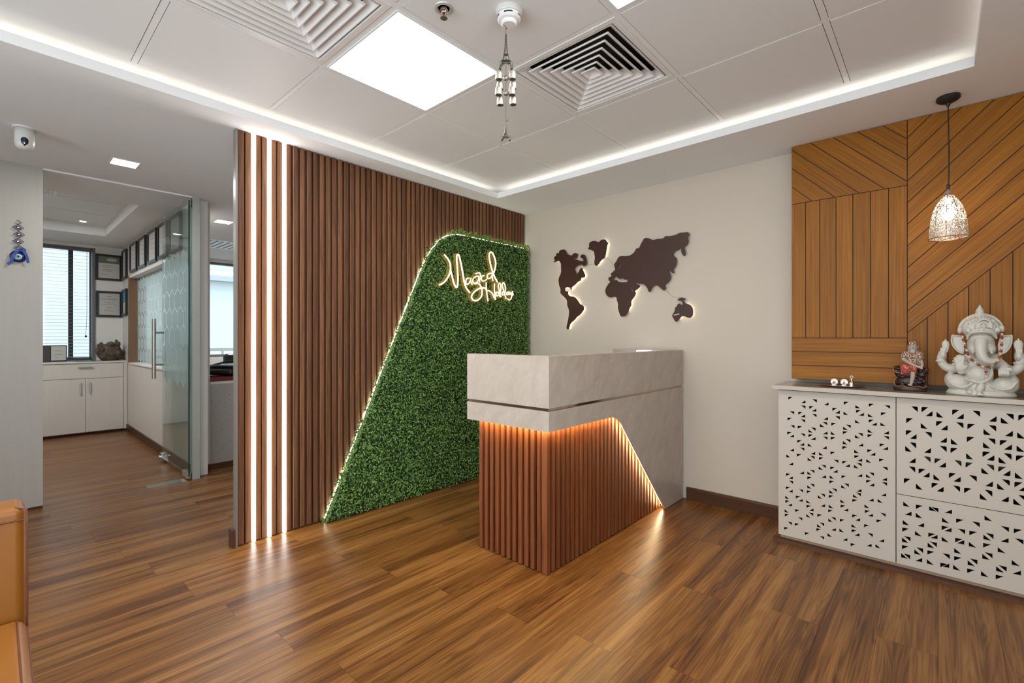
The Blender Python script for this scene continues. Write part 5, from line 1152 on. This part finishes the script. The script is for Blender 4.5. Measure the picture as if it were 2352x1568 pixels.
# ================================================================ INNER ROOM CABINET
ic=thing('storage_cabinet','low pale laminate cabinet with one drawer and two doors under the window','cabinet',(-7.68,1.14,0))
def reli(mb): return MB().add([(a+7.68,b_-1.14,c) for a,b_,c in mb.v],mb.f)
YL,YR=.40,1.146
build('cabinet_body',reli(MB().box(-7.99,-7.70,-1.5,YR,.03,.872)),M_lam,ic)
build('plinth',reli(MB().box(-7.99,-7.72,-1.5,YR,0,.03)),M_brown,ic)
build('worktop',reli(MB().box(-7.998,-7.672,-1.5,YR,.872,.893)),M_lam,ic,bev=.002)
build('side_post',reli(MB().box(-7.70,-7.676,1.112,YR,.03,.872)),M_lam,ic)
build('drawer',reli(MB().box(-7.70,-7.68,.385,1.108,.690,.866)),M_lam,ic,bev=.0015)
build('door',reli(MB().box(-7.70,-7.68,.385,.749,.036,.684)),M_lam,ic,bev=.0015)
build('door',reli(MB().box(-7.70,-7.68,.753,1.108,.036,.684)),M_lam,ic,bev=.0015)
build('drawer',reli(MB().box(-7.70,-7.68,-.35,.381,.690,.866)),M_lam,ic,bev=.0015)
build('door',reli(MB().box(-7.70,-7.68,-.35,.381,.036,.684)),M_lam,ic,bev=.0015)
build('drawer_handle',reli(MB().box(-7.678,-7.655,.685,.815,.825,.834)),M_steel,ic)
build('door_handle',reli(MB().box(-7.679,-7.66,.700,.712,.50,.635)),M_steel,ic)
build('door_handle',reli(MB().box(-7.679,-7.66,.785,.797,.505,.64)),M_steel,ic)

# framed certificates
M_paper=mat('paper',(.55,.54,.50),.5); M_ink=mat('ink_grey',(.16,.16,.17),.6); M_fr=mat('black_frame',(.012,.012,.013),.3)
def txt(s_,size,M,parent,m_=M_ink):
    cu=D.curves.new('lettering','FONT'); cu.body=s_; cu.size=size; cu.align_x='CENTER'; cu.align_y='CENTER'; cu.extrude=.0003
    o_=D.objects.new('t',cu); COL.objects.link(o_); dg=bpy.context.evaluated_depsgraph_get(); dg.update()
    me_=D.meshes.new_from_object(o_.evaluated_get(dg)); D.objects.remove(o_); me_.transform(M); me_.materials.clear(); me_.materials.append(m_); return link('lettering',me_,parent,'stuff')
def frame(label,o_,rz,w,h,kind):
    """local: picture in XZ plane facing -Y, bottom left origin at centre"""
    F_=thing('picture_frame',label,'picture frame',o_,rz,group='framed certificates in the inner room'); e=.026
    build('frame',MB().box(-w/2,w/2,-.022,0,h/2-e,h/2).box(-w/2,w/2,-.022,0,-h/2,-h/2+e).box(-w/2,-w/2+e,-.022,0,-h/2+e,h/2-e).box(w/2-e,w/2,-.022,0,-h/2+e,h/2-e),M_fr,F_)
    build('paper',MB().box(-w/2+e,w/2-e,-.009,-.004,-h/2+e,h/2-e),M_paper,F_)
    if kind=='photo':
        build('photo_print',MB().box(-w/2+e,w/2-e,-.0105,-.009,h*.16,h/2-e),mat('photo_print',(.12,.14,.10),.4),F_)
        build('photo_print',MB().ell((.03,-.0105,h*.30),(.055,.0005,.022),n=16,m=8),mat('photo_car',(.42,.44,.40),.4),F_)
        L_=[(-.07,.02,.11),(-.07,-.0,.09),(-.07,-.03,.12),(-.07,-.05,.1),(-.07,-.09,.08)]
    elif kind=='cert':
        T=lambda x,z: Matrix(((1,0,0,x),(0,0,-1,-.0095),(0,1,0,z),(0,0,0,1)))
        txt('Certificate',.036,T(0,.065),F_); L_=[(-.03,.10,.06),(-.05,.02,.10),(-.07,-.01,.14),(-.03,-.05,.06),(-.05,-.09,.10)]
    elif kind=='blue':
        build('photo_print',MB().box(-w/2+e,w/2-e,-.0105,-.009,0,h/2-e),mat('sky_print',(.05,.25,.5),.4),F_); L_=[]
    else: L_=[(-.05,.08,.10),(-.07,.03,.14),(-.06,-.02,.12),(-.05,-.07,.1)]
    if L_:
        m_=MB()
        for x,z,l in L_: m_.box(x,x+l,-.0095,-.009,z,z+.004)
        build('printed_lines',m_,M_ink,F_,kind='stuff')
    return F_
bw=-7.998
frame('black frame with car photo certificate, upper one beside the inner window',(bw,1.008,2.095),PI/2,.265,.335,'photo')
frame('black framed Certificate, lower one beside the inner window',(bw,1.012,1.62),PI/2,.262,.335,'cert')
pw_=1.148
frame('first small black frame high on the partition, in the inner room corner',(-7.79,pw_,2.13),0,.29,.37,'x')
frame('blue picture frame below, on the partition beside the corner',(-7.79,pw_,1.64),0,.29,.34,'blue')
XF=[(-7.40,-7.01),(-6.90,-6.53),(-6.41,-6.01),(-5.93,-5.56),(-5.46,-5.07)]
nm=['second','third','fourth','fifth','sixth']; tail=['right of the corner frame','in the middle of the row above the opening','just left of the open glass door','partly seen through the glass door','nearest the door hinge, seen through the glass door']
for k,(a,c) in enumerate(XF): frame(f'{nm[k]} black frame of the high row, {tail[k]}',((a+c)/2,pw_,2.155),0,c-a,.345,'x')

# certificate folder, book, brown ornament on the storage cabinet
cf=thing('certificate_stand','open dark folder holding a white certificate on the inner cabinet','certificate holder',(-7.80,.46,.893),rz=PI/2+.12)
build('folder',MB().box(-.20,.14,0,.008,.002,.20),mat('dark_folder',(.03,.035,.035),.4),cf); build('folder_picture',MB().box(-.20,-.01,-.002,0,.02,.19),mat('dark_photo',(.06,.06,.06),.4),cf)
build('paper',MB().box(.0,.13,-.002,0,.02,.19),M_paper,cf)
m_=MB()
for z,l in ((.13,.07),(.09,.09),(.05,.04)): m_.box(.03,.03+l*.8,-.003,-.002,z,z+.004)
build('printed_lines',m_,M_ink,cf,kind='stuff')
build('folder_foot',MB().box(-.18,-.10,.008,.09,0,.006),M_black,cf)
bk=thing('brochure','thin glossy blue brochure lying on the inner cabinet','brochure',(-7.79,.77,.8935),rz=.1)
build('cover',MB().box(-.07,.10,-.11,.12,0,.006),mat('blue_gloss',(.06,.16,.24),.12),bk,bev=.001)
rk=thing('carved_ornament','rough brown carved flower basket ornament at the right end of the inner cabinet','ornament',(-7.83,1.0,.893))
rk.scale=(1,1,1.3)
M_rk=mat('dark_carved_wood',(.07,.05,.03),.45); noisecol(M_rk,[(.035,.022,.014),(.12,.085,.05)],(1,1,1),26,5,.7,bump=.3)
b=MB(); b.lathe([(.08,0),(.105,.02),(.125,.07),(.12,.10),(.09,.12)],n=24,scale=(.75,1)); R=random.Random(9)
for k in range(40):
    a=R.uniform(0,2*PI); z=R.uniform(.03,.17); r_=.125*math.sqrt(max(0,1-((z-.08)/.115)**2)); b.ell((r_*.75*math.cos(a),r_*math.sin(a),z),(R.uniform(.018,.03),)*2+(R.uniform(.012,.022),),(R.uniform(-1,1),R.uniform(-1,1),0),10,7)
b.ell((0,0,.11),(.08,.11,.06)); b.tube([(0,.05,.16),(0,.06,.19),(.0,.065,.205)],.014,8); b.tube([(.03,-.10,.09),(.04,-.135,.10)],.012,8)
blob('carving',b,M_rk,.005,rk,0)

# ================================================================ CCTV, EVIL EYE
cc=thing('security_camera','white dome security camera hanging from the passage ceiling','security camera',(-3.81,.118,H))
build('mount_plate',MB().lathe([(.050,0),(.050,-.004),(.046,-.007)],n=32),M_white,cc)
bo=MB().lathe([(.041,-.007),(.042,-.05),(.042,-.085),(.039,-.103),(.029,-.117),(.012,-.123),(.001,-.1235)],n=32)
build('camera_body',bo,mat('camera_white',(.72,.71,.69),.3),cc,smooth=True)
a0=math.atan2(-.118,3.81)
def onb(mb,ang): 
    c_,s_=math.cos(ang),math.sin(ang); return MB().add([(x*c_-y*s_,x*s_+y*c_,z) for x,y,z in mb.v],mb.f)
fc=MB().ell((.0225,0,-.080),(.0230,.0225,.034),n=24,m=16)
build('camera_face',onb(fc,a0),M_black,cc,smooth=True)
build('lens',onb(MB().ell((.0425,0,-.072),(.005,.009,.009),n=16,m=10),a0),mat('lens_glass',(.02,.025,.03),.05),cc,smooth=True)
build('status_led',onb(MB().ell((.0430,-.001,-.096),(.002,.0024,.002),n=8,m=6),a0),emis('blue_led',(.1,.3,1),6),cc)
ee=thing('evil_eye_hanging','blue evil eye wall hanging with mirrored diamond links and ribbon on the pale wall','wall hanging',(-4.608,.112,1.70))
M_pur=mat('purple_bead',(.05,.03,.09),.3); M_mir=mat('mirror_chip',(.6,.65,.62),.1,.9); M_blue=mat('cobalt_glass',(.01,.02,.12),.1); M_rib2=mat('blue_ribbon',(.01,.06,.30),.4)
build('hook',MB().tube([(.003,.012*math.sin(a),.262+.012*math.cos(a)) for a in np.linspace(-.4,4.6,12)],.0022,6),M_steel,ee)
dm=MB(); 
for s_,t_ in ((.021,.004),(.012,.004)):
    P_=[(0,s_),(s_*1.25,0),(0,-s_),(-s_*1.25,0)]
    dm.tube([(.010,a,c) for a,c in P_+P_[:1]],.0022,6)
dmesh=dm.mesh('diamond_link',M_pur); chip=MB().ell((.010,0,0),(.004,.008,.007),n=10,m=8).mesh('mirror_chip',M_mir,True)
for k in range(4):
    zz=.225-.0465*k; l_=link('diamond_link',dmesh,ee,loc=(0,.004 if k%2 else 0,zz)); link('mirror_chip',chip,l_)
build('eye_disc',MB().ell((.010,0,.030),(.010,.040,.040),n=32,m=16),M_blue,ee,smooth=True)
build('eye_ring',MB().ell((.017,0,.028),(.006,.020,.019),n=24,m=12),mat('pale_eye_ring',(.55,.70,.60),.15),ee,smooth=True)
build('eye_iris',MB().ell((.020,0,.028),(.005,.0135,.013),n=20,m=12),mat('sky_iris',(.20,.42,.55),.15),ee,smooth=True)
build('eye_pupil',MB().ell((.0235,0,.028),(.003,.006,.006),n=12,m=8),M_black,ee,smooth=True)
def ribbon(pts,w):
    m_=MB(); vs=[];L=smoothline(pts,5)
    for i,p in enumerate(L):
        t_=(L[min(i+1,len(L)-1)]-L[max(i-1,0)]).normalized(); n_=Vector((1,0,0)); s_=t_.cross(n_)*w/2; vs+= [p+s_+n_*.001,p-s_+n_*.001,p-s_-n_*.001,p+s_-n_*.001]
    fs=[(4*i+k,4*i+(k+1)%4,4*(i+1)+(k+1)%4,4*(i+1)+k) for i in range(len(L)-1) for k in range(4)]+[(0,1,2,3),tuple(4*(len(L)-1)+k for k in (3,2,1,0))]
    return m_.add(vs,fs)
build('ribbon',ribbon([(.020,.002,.078),(.028,-.010,.055),(.028,-.024,.025),(.022,-.030,-.005),(.016,-.048,-.030)],.016),M_rib2,ee)
build('ribbon',ribbon([(.020,.002,.078),(.028,.020,.072),(.030,.034,.050),(.026,.042,.022),(.020,.046,-.010)],.014),M_rib2,ee)
build('ribbon_bow',ribbon([(.022,.0,.070),(.030,.012,.085),(.026,.032,.078),(.024,.028,.066),(.026,.006,.070)],.009),M_rib2,ee)

# ================================================================ PASSAGE / OFFICE BEYOND
wk=thing('workstation_counter','grey flecked counter front with dark red worktop edge in the far passage','counter',(-4.84,1.31,0))
M_ter=mat('flecked_laminate',(.34,.32,.30),.5)
dotted(M_ter,(.16,.15,.14),(.36,.345,.325),60,.15)
def relw(mb): return MB().add([(a+4.84,b_-1.31,c) for a,b_,c in mb.v],mb.f)
build('counter_front',relw(MB().box(-4.90,-4.842,1.306,4.49,.05,.765)),M_ter,wk)
build('counter_cap',relw(MB().box(-4.91,-4.838,1.306,4.49,.765,.785)),M_lam,wk)
build('worktop',relw(MB().box(-5.70,-4.862,1.306,4.49,.785,.825)),mat('dark_red_worktop',(.10,.012,.012),.12),wk,bev=.003)
M_bag=mat('black_leather',(.012,.010,.010),.28)
bg_=thing('laptop_bag','glossy black leather bag lying on the far counter','bag',(-5.13,1.60,.8255),rz=.5)
build('bag_body',MB().box(-.16,.16,-.22,.22,.002,.075),M_bag,bg_,bev=.03,seg=5,smooth=True); build('bag_flap',MB().box(-.13,.17,-.225,.20,.077,.10),M_bag,bg_,bev=.012,seg=3)
build('bag_strap',MB().tube(smoothline([(-.14,-.2,.08),(0,-.05,.13),(.08,.1,.12),(.12,.22,.09)],5),.009,8),M_bag,bg_)
build('bag_pocket',MB().box(.16,.185,-.17,.17,.01,.06),M_bag,bg_,bev=.008)
oc=thing('office_chair','black leather office chair behind the far counter','chair',(-6.05,1.95,0),rz=.3)
build('backrest',MB().box(-.02,.06,-.22,.22,.50,1.0),M_bag,oc,bev=.035,seg=5,smooth=True)
for s_ in (-1,1): build('back_seam',MB().tube([(.062,s_*.08,.54),(.064,s_*.08,.99)],.004,6),M_steel,oc)
build('seat',MB().box(.05,.50,-.23,.23,.42,.50),M_bag,oc,bev=.03,seg=3)
build('stem',MB().tube([(.26,0,.12),(.26,0,.42)],.028,12),M_chrome,oc)
for k in range(5):
    a=2*PI*k/5; o_=build('foot',MB().tube([(.26,0,.12),(.26+.28*math.cos(a),.28*math.sin(a),.07)],.018,8),M_black,oc); build('castor',MB().ell((.26+.28*math.cos(a),.28*math.sin(a),.028),(.028,.028,.028),n=10,m=8),M_black,o_)
build('bracket',MB().box(.04,.26,-.03,.03,.38,.42),M_black,oc)
for s_ in (-1,1): build('armrest',MB().tube(smoothline([(.06,s_*.25,.62),(.2,s_*.26,.66),(.36,s_*.25,.64),(.34,s_*.24,.46)],5),.016,8),M_black,oc)

# ================================================================ OUTSIDE
M_fac=mat('pale_facade',(.33,.37,.375),.8); M_fac2=mat('darker_facade',(.23,.26,.27),.8)  # second facade tone, a darker grey for ledge and windows
bd=thing('office_building','pale rendered building across the street outside the windows','building',(-14.0,1.0,0))
build('facade',MB().box(-2,0,-9,1.3,-8,9).box(-2,.5,1.3,12,-8,9),M_fac,bd)
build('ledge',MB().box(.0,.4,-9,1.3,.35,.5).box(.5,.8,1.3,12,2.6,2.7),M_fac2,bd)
for y,z in ((-1.55,-.3),(1.62,.2)):
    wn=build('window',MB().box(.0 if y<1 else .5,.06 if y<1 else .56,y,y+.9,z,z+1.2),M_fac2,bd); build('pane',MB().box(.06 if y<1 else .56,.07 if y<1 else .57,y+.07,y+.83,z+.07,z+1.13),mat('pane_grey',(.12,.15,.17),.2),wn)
rl=thing('window_railing','white railing outside the office window','railing',(-8.6,3.0,.85))
build('rail',MB().box(-.03,.03,-1.9,1.5,.12,.17).box(-.03,.03,-1.9,1.5,-.05,-.02),M_white,rl)
for k in range(18): build('baluster',MB().box(-.012,.012,-1.85+.19*k,-1.82+.19*k,-.02,.12),M_white,rl)
build('ground_outside',MB().box(-30,-8.6,-20,25,-3.1,-3),mat('street_grey',(.4,.4,.4),.9),kind='structure')
build('ledge_outside',MB().box(-8.75,-8.2,-2,4.6,.70,.80),M_fac,kind='structure')
